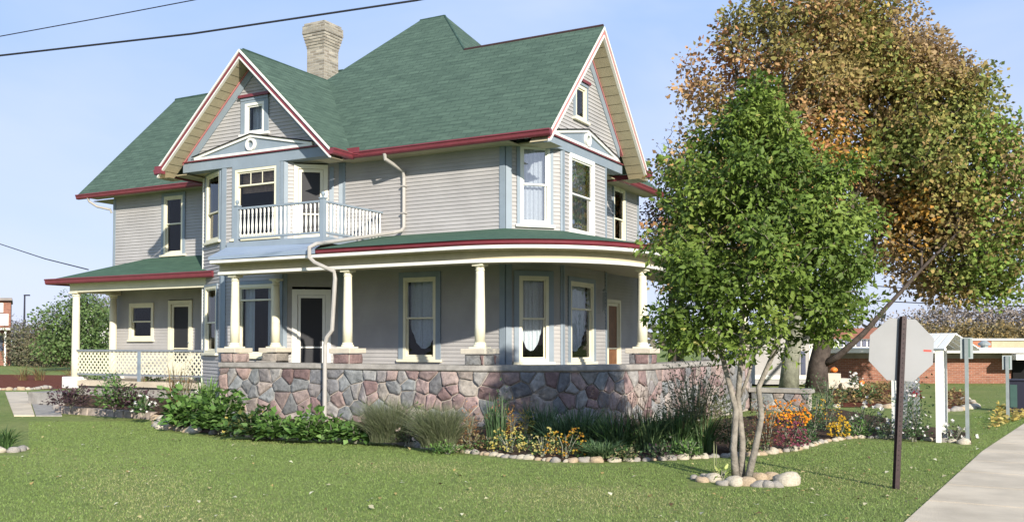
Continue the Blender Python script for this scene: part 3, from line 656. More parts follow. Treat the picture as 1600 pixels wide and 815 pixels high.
# fieldstone wall built stone by stone from a relaxed Voronoi pattern
def clip(poly, a, b, c):                  # keep a*x+b*y<=c
    out = []
    for i in range(len(poly)):
        p, q = poly[i], poly[(i+1) % len(poly)]; dp, dq = a*p[0]+b*p[1]-c, a*q[0]+b*q[1]-c
        if dp <= 0: out.append(p)
        if (dp < 0 < dq) or (dq < 0 < dp): t = dp/(dp-dq); out.append((p[0]+(q[0]-p[0])*t, p[1]+(q[1]-p[1])*t))
    return out
STC = [(.25, .19, .175), (.24, .185, .17), (.27, .215, .195), (.21, .21, .205), (.17, .175, .175), (.23, .22, .205), (.26, .235, .205), (.20, .185, .18), (.15, .15, .155), (.24, .23, .22), (.25, .18, .17), (.19, .20, .20), (.28, .24, .21), (.16, .11, .105), (.28, .205, .18)]
def stones(L, z0, z1, P, name, parent, sx=.36, sz=.25, seed=3, depth=.045):
    rn = random.Random(seed); pts = []
    nz = max(1, round((z1-z0)/sz)); 
    for j in range(nz):
        x = rn.uniform(-.2, 0)
        while x < L+.2:
            wd = sx*rn.choice((.35, .6, .85, 1, 1.15, 1.45)); pts.append((x+wd/2, z0+(j+.5+rn.uniform(-.44, .44))*(z1-z0)/nz)); x += wd
    V = []; F = []; C = []
    asp = .85
    for i, p in enumerate(pts):
        poly = [(max(0, p[0]-.6), z0), (min(L, p[0]+.6), z0), (min(L, p[0]+.6), z1), (max(0, p[0]-.6), z1)]
        if poly[0][0] >= poly[1][0]: continue
        for k, q in enumerate(pts):
            if k == i or abs(q[0]-p[0]) > 1.2: continue
            dx, dy = (q[0]-p[0]), (q[1]-p[1]); poly = clip(poly, dx, dy, (q[0]**2-p[0]**2+q[1]**2-p[1]**2)/2)
            if len(poly) < 3: break
        if len(poly) < 3: continue
        # subdivide the outline and roughen it, then inset
        c = (sum(a[0] for a in poly)/len(poly), sum(a[1] for a in poly)/len(poly)); out = []
        for k in range(len(poly)):
            a, b = poly[k], poly[(k+1) % len(poly)]
            if math.dist(a, b) < .03: out.append(lerp(a, b, .5)); continue
            for t in (.05, .5, .95): q = lerp(a, b, t); out.append(q)
        ring = []
        for q in out:
            d = math.dist(q, c); k = max(0, (d-.009-rn.uniform(0, .004))/d) if d > 0 else 0; ring.append((c[0]+(q[0]-c[0])*k, c[1]+(q[1]-c[1])*k))
        col = rn.choice(STC); g = rn.uniform(.9, 1.35); col = tuple(x*g for x in col); n = len(ring); b0 = len(V); dd = depth*rn.uniform(.55, 1.1); tx, tz_ = rn.uniform(-.12, .12), rn.uniform(-.12, .12)
        for s_, o in ((1, -.01), (.985, dd*.6), (.93, dd*.92), (.6, dd)):
            for q in ring:
                x, z = c[0]+(q[0]-c[0])*s_, c[1]+(q[1]-c[1])*s_; oo = o+(tx*(x-c[0])+tz_*(z-c[1])+rn.uniform(-.009, .009) if s_ < 1 else 0)
                V.append(P(x, z, oo)); C.append(col)
        V.append(P(c[0], c[1], dd+rn.uniform(-.004, .008))); C.append(col)
        for r in range(3):
            for k in range(n): a = b0+r*n+k; b = b0+r*n+(k+1) % n; F.append((a, b, b+n, a+n))
        for k in range(n): F.append((b0+3*n+k, b0+3*n+(k+1) % n, b0+4*n, b0+4*n))
    # tris for fans: rebuild with plain pydata
    me = bpy.data.meshes.new(name); me.from_pydata(V, [], [f if f[2] != f[3] else f[:3] for f in F]); me.materials.append(M['rubble'])
    ca = me.color_attributes.new('Col', 'FLOAT_COLOR', 'POINT'); ca.data.foreach_set('color', np.c_[np.array(C), np.ones(len(C))].astype(np.float32).ravel())
    me.polygons.foreach_set('use_smooth', [True]*len(me.polygons)); return link(bpy.data.objects.new(name, me), parent)
mat('mortar', (.40, .355, .31), .95, .05, .15, 6, .5, 60)
WO = .2
arcL = math.pi/2*(RC+WO); LW0 = XCc+15.32; LW1 = 24.9-CYc; LW = LW0+arcL+LW1
def PWALL(t, z, o):
    if t < LW0: return (-15.32+t, YC-WO-o, z)
    if t < LW0+arcL: a = -math.pi/2+(t-LW0)/(RC+WO); return (XCc+(RC+WO+o)*math.cos(a), CYc+(RC+WO+o)*math.sin(a), z)
    return (XC1+WO+o, CYc+t-LW0-arcL, z)
mb = MB(); wp = [(x, y, nx, ny) for x, y, nx, ny in porch_path(-15.32, 24.9)]
sweep(mb, wp, [(-.15, .0), (WO, .0), (WO, 1.22), (-.15, 1.22)], 'mortar'); mb.box((-15.32, 15.2, 0), (-15.0, 16.6, 1.22), 'mortar')
sw = mb.build('fieldstone_wall', house)
stones(LW, .05, 1.215, PWALL, 'fieldstones', sw)
stones(1.45, .05, 1.215, lambda t, z, o: (-15.32-o, 16.35-t, z), 'fieldstones', sw, seed=9)
mb = MB(); sweep(mb, wp, [(-.2, 1.221), (WO+.05, 1.221), (WO+.06, 1.24), (WO+.05, 1.325), (-.2, 1.33)], 'cement'); mb.box((-15.36, 15.3, 1.222), (-14.98, 16.6, 1.322), 'cement'); mb.build('wall_cap', sw)
def column(x, y, ang=0, pier=True, z0=1.694, z1=3.19, r0=.098, r1=.078):
    mb = MB()
    mb.lathe(x, y, [(r0*1.0, z0+.045), (r0*.985, z0+.4), (r0*.92, z0+.85), (r1*1.04, z1-.2), (r1, z1-.13)], 'cream', 24)
    c = mb.build('column', house, True)
    k = MB(); k.lathe(x, y, [(r1*1.0, z1-.131), (r1*1.15, z1-.125), (r1*1.15, z1-.112), (r1*1.02, z1-.108), (r1*1.04, z1-.07), (r1*1.3, z1-.045)], 'cream', 24)
    q = r1*1.42; k.box((x-q, y-q, z1-.045), (x+q, y+q, z1-.001), 'cream'); k.build('capital', c)
    k = MB(); k.lathe(x, y, [(r0*1.3, z0-.04), (r0*1.34, z0-.02), (r0*1.26, z0), (r0*1.1, z0+.015), (r0*1.13, z0+.03), (r0*1.02, z0+.05)], 'cream', 24); k.box((x-.15, y-.15, z0-.065), (x+.15, y+.15, z0-.035), 'cream'); k.build('base', c)
    if pier:
        k = MB(); h = .265; k.box((x-h, y-h, 1.53), (x+h, y+h, z0-.066), 'pier_stone'); pi_ = k.build('pier_cap', c, bevel=.012)
        k = MB(); h = .20; k.box((x-h, y-h, 1.31), (x+h, y+h, 1.519), 'mortar'); pr = k.build('pier', house)
        for sgp in (Seg((x-h, y-h), (x+h, y-h)), Seg((x+h, y-h), (x+h, y+h))):
            stones(.40, 1.325, 1.517, lambda t, z, o: sgp.pt(t, z, o), 'fieldstones', pr, sx=.42, sz=.19, seed=int(abs(x*77+y*13)), depth=.035)
    return c
for x, y in ((-15.1, YC), (-12.05, YC), (-9.0, 15.13), (-6.8, 17.67), (XC1, 22.2), (XC1, 25.1)): column(x, y)
column(-15.1, 16.35)
mb = MB(); mb.box((-15.35, 16.0, 1.31), (-14.9, 16.6, 1.34), 'cement')
mb.build('wall_cap', sw)
# step cheek wall to the right of the porch
mb = MB(); mb.box((-6.5, 24.6, 0), (-5.05, 24.95, .48), 'mortar'); ck = mb.build('step_wall', house)
stones(1.45, .02, .475, lambda t, z, o: (-6.5+t, 24.6-o, z), 'fieldstones', ck, seed=12); mb = MB(); mb.box((-6.55, 24.52, .481), (-4.98, 25.0, .59), 'cement'); mb.build('wall_cap', ck, bevel=.01)

# balcony
YBa, XB0, XB1 = 15.38, -15.34, -12.93; ZD = 3.93; ZT = 4.69
mb = MB(); mb.box((XB0-.2, YBa-.07, ZD-.09), (XB1+.07, YF-.02, ZD-.005), 'floor'); mb.box((XB0-.22, YBa-.09, ZD-.13), (XB1+.09, YBa-.07, ZD-.0), 'blue_trim'); mb.box((XB1+.07, YBa-.07, ZD-.13), (XB1+.09, YF-.03, ZD), 'blue_trim')
bal = mb.build('balcony', house)
mb = MB(); a = (-15.46-.0, YC-.42, 3.55)
mb.face([(-15.48, YC-.42, 3.56), (-12.54, YC-.42, 3.60), (XB1+.1, YBa-.08, ZD-.14), (XB0-.24, YBa-.08, ZD-.10)], 'blue_trim_lit'if 'blue_trim_lit' in M else 'blue_trim')
mb.face([(-15.48, YC-.42, 3.54), (XB0-.24, YBa-.08, ZD-.12), (XB0-.24, YW+.3, ZD-.12), (-15.48, YW, 3.54)], 'blue_trim')
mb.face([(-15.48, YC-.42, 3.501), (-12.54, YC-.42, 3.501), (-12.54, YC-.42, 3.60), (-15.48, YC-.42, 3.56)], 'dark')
mat('blue_trim_lit', (.24, .30, .38), .45, .4, .03, 3)  # same paint as the blue trim; its more direct light is put into the colour
ap = mb.build('balcony_apron', house); ap.data.materials.clear(); [ap.data.materials.append(M[k]) for k in ('blue_trim_lit', 'dark')]
def bpost(x, y, h=4.78):
    mb = MB(); q = .05; mb.box((x-q, y-q, ZD), (x+q, y+q, h-.06), 'blue_trim'); mb.box((x-q-.015, y-q-.015, h-.06), (x+q+.015, y+q+.015, h-.035), 'blue_trim'); mb.lathe(x, y, [(.03, h-.035), (.02, h-.015), (.04, h+.02), (.045, h+.045), (.03, h+.075), (.004, h+.095)], 'blue_trim', 12); mb.build('post', bal)
bpost(XB0, YBa); bpost(XB1, YBa)
mb = MB(); mb.box((XB0, YBa-.035, ZT-.04), (XB1, YBa+.035, ZT), 'blue_trim'); mb.box((XB0, YBa-.03, ZD+.07), (XB1, YBa+.03, ZD+.11), 'blue_trim'); mb.box((XB1-.035, YBa, ZT-.041), (XB1+.035, YF, ZT-.001), 'blue_trim'); mb.box((XB1-.03, YBa, ZD+.071), (XB1+.03, YF, ZD+.111), 'blue_trim'); mb.build('handrail', bal)
bm = MB(); z = ZD+.11; hh = ZT-.04-z
bm.lathe(0, 0, [(.022, z), (.022, z+.12*hh), (.014, z+.15*hh), (.024, z+.25*hh), (.028, z+.38*hh), (.018, z+.6*hh), (.013, z+.7*hh), (.02, z+.74*hh), (.014, z+.78*hh), (.022, z+.84*hh), (.022, z+hh)], 'white', 10)
b0 = bm.build('baluster', bal, True); base = b0.location.copy()
spots = [(XB0+.1+(XB1-XB0-.2)*i/19, YBa) for i in range(20)]+[(XB1, YBa+.12+(YF-YBa-.2)*i/15) for i in range(16)]
for i, (x, y) in enumerate(spots):
    c = b0 if i == 0 else b0.copy()
    if i: COL.objects.link(c); c.parent = bal
    c.location = base+Vector((x, y, 0))

# ------------------------------------------------ small left porch
YP2, XP0, XP1 = 17.18, -23.1, -17.6
mb = MB(); mb.box((XP0-.15, YP2-.1, 3.13), (XP1, YP2+.1, 3.38), 'cream'); mb.box((XP0-.15, YP2+.1, 3.13), (XP0+.05, YL, 3.38), 'cream'); mb.build('porch_beam', house)
gutter((-23.88, 16.87), (-17.54, 16.87), 3.345, 0, h=.15); gutter((-23.88, YL+.3), (-23.88, 16.87), 3.345, 0, h=.148)
mb = MB(); roof_face(mb, [(-23.9, 16.82, 3.46), (-17.54, 16.82, 3.46), (-18.25, 18.6, 4.13), (-21.9, 18.6, 4.13)], 'porch_shingle'); roof_face(mb, [(-23.9, 16.82, 3.46), (-21.9, 18.6, 4.13), (-21.9, 18.9, 4.13), (-23.9, 18.9, 3.46)], 'porch_shingle')
mb.box((-23.85, 16.9, 3.385), (-17.6, YL, 3.40), 'tan'); mb.face([(-18.25, 18.6, 4.13), (-17.54, 16.82, 3.46), (-17.54, 16.82, 3.40), (-18.25, 18.6, 3.40)], 'white'); mb.build('porch_roof', house)
mb = MB(); mb.box((XP0-.2, YP2-.12, .60), (XP1, YL, .74), 'concrete'); mb.box((XP0-.1, YP2-.02, 0), (XP1, YL, .6), 'cement'); mb.build('porch_floor', house)
def pcol(x, y, bz=.83):
    mb = MB(); mb.lathe(x, y, [(.105, bz), (.105, bz+.5), (.10, 2.4), (.088, 3.02)], 'cream', 20); c = mb.build('column', house, True)
    k = MB(); k.lathe(x, y, [(.09, 3.02), (.115, 3.03), (.115, 3.05), (.1, 3.06), (.13, 3.1)], 'cream', 20); k.box((x-.14, y-.14, 3.1), (x+.14, y+.14, 3.129), 'cream'); k.build('capital', c)
    k = MB(); k.box((x-.24, y-.24, .52), (x+.24, y+.24, bz), 'white'); k.build('base', c, bevel=.02)
pcol(XP0, YP2); pcol(XP0, 18.38, .80)
mb = MB(); mb.box((XP0+.08, YP2-.05, 1.52), (XP1-.15, YP2+.05, 1.57), 'floor'); mb.box((XP0+.08, YP2-.03, .88), (XP1-.15, YP2+.03, .93), 'floor')
xm = XP0+(XP1-XP0)*.47
lr = mb.build('railing', house)
mb = MB(); mb.box((xm-.05, YP2-.06, .60), (xm+.05, YP2-.031, 1.52), 'blue_trim'); mb.build('post', lr)
def lattice(mb, sg, t0, t1, z0, z1, w=.042, pitch=.15, m='white', o=0):
    H_ = z1-z0
    for s in (1, -1):
        t = t0-H_
        while t < t1:
            # strip: t at z0 .. t+H at z1 (s=1), mirrored for s=-1
            poly = [(t, z0), (t+w*1.41, z0), (t+w*1.41+H_, z1), (t+H_, z1)] if s > 0 else [(t+H_, z0), (t+H_+w*1.41, z0), (t+w*1.41, z1), (t, z1)]
            poly = clip(clip(poly, 1, 0, t1), -1, 0, -t0)
            if len(poly) > 2:
                oo = o+(.009 if s > 0 else 0)
                mb.plate([sg.pt(a, b, oo) for a, b in poly], sg.n, .008, m)
            t += pitch
LS = Seg((XP0+.1, YP2), (XP1-.15, YP2)); mb = MB(); lattice(mb, LS, 0, LS.L, .93, 1.52, m='cream'); mb.build('lattice', lr)
mb = MB(); mb.box((XP0-2.2, 17.3, -.02), (XP0-.3, 19.2, .35), 'cement'); mb.build('step', house)

# downspout on the front
mat('spout', (.36, .34, .31), .45, .4, .05, 6)
def spout(pts, name='downspout', w_=.035):
    mb = MB(); mb.tube(pts, w_, 'spout', 8); return mb.build(name, house)
xs = -12.02; 
t_, z_ = S_main.tz(632, 357); xw = BXR+t_
f1 = Vector((-12.42, 14.55, 3.72))
q2 = at(542, 428, 18.75); q3 = at(536, 516, 18.75); q4 = at(529, 528, 18.8); q5 = at(529.5, 655, 18.8)
spout([(xw-.12, yE-.05, 5.86), (xw-.12, yE-.03, 5.74), (xw+.0, YF-.10, 5.55), (xw, YF-.06, 5.40), (xw, YF-.06, 4.30), (xw-.02, YF-.12, 4.22), (xw-.12, YF-.3, 4.16), (-12.55, 14.72, 3.70), (-12.6, 14.58, 3.62), (-12.6, 14.58, 3.42), (-12.5, 14.62, 3.32), (-12.14, 14.78, 3.14), (-12.13, 14.8, 3.0), (-12.2, 14.8, 1.98), (-12.3, 14.76, 1.84), (-12.34, 14.76, 1.7), (-12.34, 14.76, .1)], w_=.042)
spout([(XL-.5, 18.1, 5.93), (XL-.5, 18.15, 5.82), (XL-.35, 18.3, 5.68), (XL-.06, 18.52, 5.60), (XL-.04, 18.55, 5.50)])
mb = MB()
for z in (4.6, 5.2): mb.box((xw-.06, YF-.11, z), (xw+.06, YF-.01, z+.03), 'spout')
mb.build('bracket', house)
for (wx_, zz, nn_) in ((-15.75, 4.5, 130),):
    pt_ = thing('potted_plant', 'green potted plant with pale flowers behind the large balcony window', 'plant', (wx_, YW+.35, 4.1)); Q_ = np.array([wx_, YW+.4, zz])+rng.normal(size=(nn_, 3))*[.16, .08, .2]
    leaves('foliage', Q_, rng.normal(size=(nn_, 3)), .11, .6, mixcol(nn_, [(.08, .2, .05), (.12, .25, .07)]), 'leaf', pt_); Q2 = np.array([wx_+.05, YW+.34, zz-.12])+rng.normal(size=(26, 3))*[.1, .03, .08]; leaves('blossoms', Q2, rng.normal(size=(26, 3)), .08, .8, mixcol(26, [(.7, .7, .6)]), 'petal', pt_)
    mb = MB(); mb.lathe(wx_, YW+.4, [(.09, 4.1), (.13, 4.3), (.13, 4.33)], 'terra', 14); mb.build('pot', pt_)
# hanging chime by the front door
wc = thing('wind_chime', 'small metal wind chime hanging from the porch ceiling near the brown front door', 'wind chime', (-8.6, 20.3, 2.9))
cx_, cy_, cz_ = at(945, 455, 22.0)
mb = MB(); mb.tube([(cx_, cy_, 3.4), (cx_, cy_, cz_)], .004, 'wire', 4); mb.lathe(cx_, cy_, [(.05, cz_), (.06, cz_+.02), (.005, cz_+.08)], 'galv', 12); mb.build('hanger', wc)
for k in range(5):
    a = k*1.2566; mb = MB(); mb.tube([(cx_+.045*math.cos(a), cy_+.045*math.sin(a), cz_-.02), (cx_+.045*math.cos(a), cy_+.045*math.sin(a), cz_-.35-.04*k)], .009, 'galv', 6); mb.build('chime_tube', wc)


# ============================================================ PLANTS, STONES, STREET THINGS
def F2(px, py, z=0): p = gp(px, py, z); return -p[0]*ST+p[1]*CT
def proj(P):
    P = np.asarray(P, float); r = P[:, 0]*CT+P[:, 1]*ST; w_ = -P[:, 0]*ST+P[:, 1]*CT; u = P[:, 2]-EYE
    Fd = w_*CP+u*SP; U = -w_*SP+u*CP; return 800+FPX*r/Fd, CY-FPX*U/Fd
border = [(243, 655), (248, 668), (300, 675), (400, 683), (470, 686), (590, 690), (680, 702), (740, 708), (800, 715), (870, 721), (960, 721), (1040, 718), (1100, 715), (1180, 711), (1240, 703), (1292, 690)]
border2 = [(1292, 690), (1330, 684), (1400, 684), (1440, 687), (1480, 690), (1518, 694)]
BX = np.array([p[0] for p in border+border2[1:]], float); BY = np.array([p[1] for p in border+border2[1:]], float)
# raised soil of the beds
def soil(name, front, back, zb, m='soil', n=60, rows=5, zf=.02):
    mb = MB(); fr = [gp(*p) for p in front]
    def res(pl, n):
        L = [0]
        for a, b in zip(pl[:-1], pl[1:]): L.append(L[-1]+math.dist(a, b))
        out = []
        for i in range(n+1):
            t = L[-1]*i/n; k = min(max(j for j in range(len(L)) if L[j] <= t+1e-9), len(pl)-2); out.append(lerp(pl[k], pl[k+1], (t-L[k])/max(L[k+1]-L[k], 1e-9)))
        return out
    A = res(fr, n); B = res(back, n); g = []
    for i in range(n+1):
        g.append([(*lerp(A[i], B[i], j/rows), zf+(zb-zf)*(j/rows)**.7+random.uniform(-.012, .012)*(j > 0)) for j in range(rows+1)])
    for i in range(n):
        for j in range(rows): mb.face([g[i][j], g[i+1][j], g[i+1][j+1], g[i][j+1]], m)
    return tag(mb.build(name, None, True), kind='structure')
soil('flower_bed_soil', border, [PWALL(t, 0, -.1)[:2] for t in np.linspace(0, LW0+arcL+1.5, 24)], .22)
soil('flower_bed_soil', border2, [PWALL(LW0+arcL+1.5, 0, -.1)[:2], gp(1300, 640), gp(1380, 655), gp(1440, 668), gp(1480, 672), gp(1515, 680)], .05, n=24)
soil('flower_bed_soil', [(80, 640), (150, 643), (210, 648), (243, 655)], [(-23.4, 17.2), (-20, 17.1), (-18, 16.6), (-15.3, 15.2)], .35, n=24, zf=.12)
mb = MB(); mb.face([(*gp(*p), .006) for p in ((-90, 612), (60, 608), (128, 607), (128, 586), (-90, 584))], 'mulch'); tag(mb.build('mulch_bed'), kind='structure')
mb = MB(); mb.plate([(*gp(*p), -.02) for p in ((22, 650), (54, 650), (42, 613), (8, 613))], (0, 0, 1), .05, 'concrete'); mb.plate([(*gp(*p), -.02) for p in ((56, 650), (97, 650), (80, 614), (44, 614))], (0, 0, 1), .045, 'cement'); tag(mb.build('garden_path'), kind='structure')
mb = MB(); mb.face([(*gp(*p), .012) for p in ((1305, 636), (1395, 636), (1402, 606), (1300, 604))], 'mulch'); tag(mb.build('mulch_bed'), kind='structure')
mb = MB(); mb.face([(*gp(*p), .012) for p in ((1470, 641), (1522, 636), (1500, 612), (1465, 612))], 'mulch'); tag(mb.build('mulch_bed'), kind='structure')

# ---- stones
def stone_mesh(m, seed):
    rn = random.Random(seed); bm = bpy.data.meshes.new('edging_stone'); V = []; F = []; nr, ns = 8, 12; k1, k2, k3 = rn.uniform(0, 6), rn.uniform(0, 6), rn.uniform(0, 6)
    for i in range(nr+1):
        ph = math.pi*i/nr
        for j in range(ns):
            th = 2*math.pi*j/ns; v = Vector((math.sin(ph)*math.cos(th), math.sin(ph)*math.sin(th), math.cos(ph)))
            r = 1+.16*math.sin(2*v.x*2+k1)*math.cos(2*v.y+k2)+.1*math.sin(4*v.z+k3+3*v.x); v = v*r; v.z *= .7; v.x = math.copysign(abs(v.x)**.8, v.x); V.append(tuple(v))
    for i in range(nr):
        for j in range(ns): F.append((i*ns+j, (i+1)*ns+j, (i+1)*ns+(j+1) % ns, i*ns+(j+1) % ns))
    bm.from_pydata(V, [], F); bm.materials.append(M[m]); bm.polygons.foreach_set('use_smooth', [True]*len(F)); return bm
SM = [stone_mesh(m, i) for i, m in enumerate(['stone_pale', 'stone_pale', 'stone_tan', 'stone_grey', 'stone_pale', 'stone_grey', 'stone_tan'])]
def stone(x, y, sx, sy, sz, rz, label, group, z=0, k=None, name='edging_stone'):
    o = bpy.data.objects.new(name, SM[random.randrange(len(SM)) if k is None else k]); COL.objects.link(o); o.location = (x, y, z+sz*.18); o.scale = (sx, sy, sz); o.rotation_euler = (random.uniform(-.15, .15), random.uniform(-.15, .15), rz); return tag(o, label, 'stone', group)
def row(pl, label, group, smin, smax, z=0, jit=.03, skip=0):
    P = [gp(*p, z) for p in pl]; L = [0]
    for a, b in zip(P[:-1], P[1:]): L.append(L[-1]+math.dist(a, b))
    t = 0
    while t < L[-1]:
        s = random.uniform(smin, smax)*random.choice((1, 1, 1.25, .8)); k = max(j for j in range(len(L)-1) if L[j] <= t); q = lerp(P[k], P[k+1], (t-L[k])/(L[k+1]-L[k])); d = math.atan2(P[k+1][1]-P[k][1], P[k+1][0]-P[k][0])
        if random.random() >= skip: stone(q[0]+random.uniform(-jit, jit), q[1]+random.uniform(-jit, jit), s, s*random.uniform(.75, 1), s*random.uniform(.75, 1.05), d+random.uniform(-.3, .3), label, group, z)
        t += s*1.85
row(border[:2]+border[2:5], 'pale flat edging stone at the foot of the broad leaved plants', 'edging stones at the left of the front bed', .08, .14, skip=.15)
row(border[4:], 'pale rounded edging stone in the long curved row before the front flower bed', 'edging stones of the front flower bed', .055, .095)
row(border2, 'pale edging stone in the row on the lawn side of the white arbor', 'edging stones near the arbor', .05, .10)
row([(215, 648), (243, 652), (262, 662)], 'pale flat stone at the left corner of the front flower bed', 'corner stones of the bed', .09, .14)
ring = [(1080, 748), (1092, 743), (1112, 741)]
for i, (px, py, s) in enumerate([(1085, 748, .07), (1097, 752, .09), (1113, 751, .12), (1129, 757, .08), (1147, 757, .13), (1166, 757, .13), (1184, 759, .10), (1199, 760, .10), (1213, 760, .09), (1100, 745, .06), (1186, 748, .12), (1204, 748, .12), (1218, 752, .08), (1108, 744, .05), (1170, 748, .05)]):
    x, y = gp(px, py); stone(x, y, s, s*.85, s*.9, random.uniform(-.4, .4)-.5, 'tan rounded stone in the ring around the small green tree', 'stones ringing the small tree')
x, y = gp(1230, 756); stone(x, y, .17, .15, .17, .3, 'largest pale boulder at the right end of the ring around the small green tree', None, k=0, name='boulder')
row([(0, 609), (40, 609), (80, 606)], 'small whitish stone in the row before the far mulch bed at the left', 'stones edging the far mulch bed', .08, .14, skip=.1)
row([(-5, 707), (20, 706), (44, 701)], 'pale stone edging the small bed at the lower left corner of the lawn', 'stones of the corner bed', .07, .11)
row([(1308, 636), (1350, 636), (1396, 637)], 'small white stone edging the leaf covered bed beyond the arbor', 'white stones of the leafy bed', .09, .14, skip=.2)
row([(1472, 643), (1500, 641), (1525, 636), (1518, 629), (1502, 624)], 'small white stone edging the bed right of the arbor', 'white stones of the right bed', .09, .15, skip=.15)
for px, py, s, lab in ((253, 633, .33, 'tall tan rock standing at the right end of the low block edging'), (240, 640, .26, 'dark grey rock beside the low block edging'), (95, 632, .25, 'grey boulder at the end of the concrete path')):
    x, y = gp(px, py+8); stone(x, y, s*.8, s*.7, s*1.2, 0, lab, None, k=2 if 'tan' in lab else 3, name='boulder')
# block retaining edge of the left bed
a, b = gp(84, 645), gp(236, 655); L = math.dist(a, b); n = 11; proto = None
sgb = Seg(a, b)
for i in range(n):
    if proto is None:
        mb = MB(); w_ = L/n-.02; mb.hexa([(0, 0, -.05), (w_, 0, -.05), (w_, .24, -.05), (0, .24, -.05), (.01, .02, .16), (w_-.01, .02, .16), (w_-.01, .23, .16), (.01, .23, .16)], 'block'); proto = mb.build('edging_block', bevel=.02); o = proto
    else: o = proto.copy(); COL.objects.link(o)
    p = sgb.pt(L*i/n, 0); o.location = (p[0], p[1], random.uniform(-.01, .01)); o.rotation_euler = (0, 0, math.atan2(sgb.d.y, sgb.d.x)); tag(o, 'grey brown concrete block in the low edging before the left flower bed', 'block', 'blocks edging the left bed')

# ---- plants
def bush(name, label, cat, px, py, wpx, hpx, n, ls, cols, wid=.5, m='leaf', z=.05, group=None, flowers=None, tp='leaf', depth=.7, shell=.5, jit=.18, up=.55, stems=6, base=.1):
    x, y = gp(px, py, z); Fd = -x*ST+y*CT; s = Fd/FPX; r = wpx*s/2; h = hpx*s
    t = thing(name, label, cat, (x, y, z), group)
    d = sph(n); d[:, 2] = np.abs(d[:, 2]); rad = rng.random((n, 1))**shell
    lump = 1+.22*np.sin(d[:, :1]*5+px)+.18*np.sin(d[:, 1:2]*6+py)+.12*np.sin(d[:, 2:]*9+px*.3)
    P = d*rad*lump*np.array([r, r*depth, h])*.95
    right = np.array([CT, ST, 0]); fw = np.array([-ST, CT, 0]); P = P[:, :1]*right+P[:, 1:2]*fw+P[:, 2:]*np.array([0, 0, 1.])
    P += np.array([x, y, z+base*h]); A = d+rng.normal(size=(n, 3))*.5+np.array([0, 0, .15]); A[:, 2] *= .7
    leaves('foliage', P, A, ls*rng.uniform(.6, 1.25, n), wid, mixcol(n, cols, jit), m, t, tp, up)
    mb = MB()
    for k in range(stems):
        a = random.uniform(0, 6.28); q = random.uniform(.2, .8); mb.tube([(x+random.uniform(-.04, .04), y+random.uniform(-.04, .04), z-.03), (x+math.cos(a)*r*q*.5, y+math.sin(a)*r*q*.4, z+h*.5), (x+math.cos(a)*r*q, y+math.sin(a)*r*q*.7, z+h*.9)], [.012, .008, .004], 'bark_moss', 5)
    mb.build('stem', t)
    if flowers:
        nf, fc, fs = flowers[:3]; d = sph(nf); d[:, 2] = np.abs(d[:, 2])*.9+.05; front = rng.random(nf) < .6; d = nrm(d)
        lump = 1+.22*np.sin(d[:, :1]*5+px)+.18*np.sin(d[:, 1:2]*6+py)+.12*np.sin(d[:, 2:]*9+px*.3)
        Pf = d*lump*np.array([r, r*depth, h]); Pf = Pf[:, :1]*right+Pf[:, 1:2]*fw+Pf[:, 2:]*np.array([0, 0, 1.])+np.array([x, y, z+base*h]); flower_mesh('blossoms', Pf, fs, fc, t)
    return t
def flower_mesh(name, Pf, fs, fc, parent):
    nf = len(Pf); k = 7; ang = rng.random((nf, 1))*6.28+np.arange(k)*6.283/k
    face = nrm(np.array([[ST*.7+.35, -CT*.7-.1, .75]])+rng.normal(size=(nf, 3))*.3)
    u = nrm(np.cross(face, np.array([[0, 0, 1.]]))); v = np.cross(face, u)
    A = u[:, None]*np.cos(ang)[..., None]+v[:, None]*np.sin(ang)[..., None]+face[:, None]*.25
    P = np.repeat(Pf, k, 0); C = np.repeat(mixcol(nf, fc, .1), k, 0)
    o = leaves(name, P, A.reshape(-1, 3), np.repeat(fs*rng.uniform(.7, 1.2, nf), k), .6, C, 'petal', parent, 'quad', .3)
    if nf > 100: o['kind'] = 'stuff'
    return o
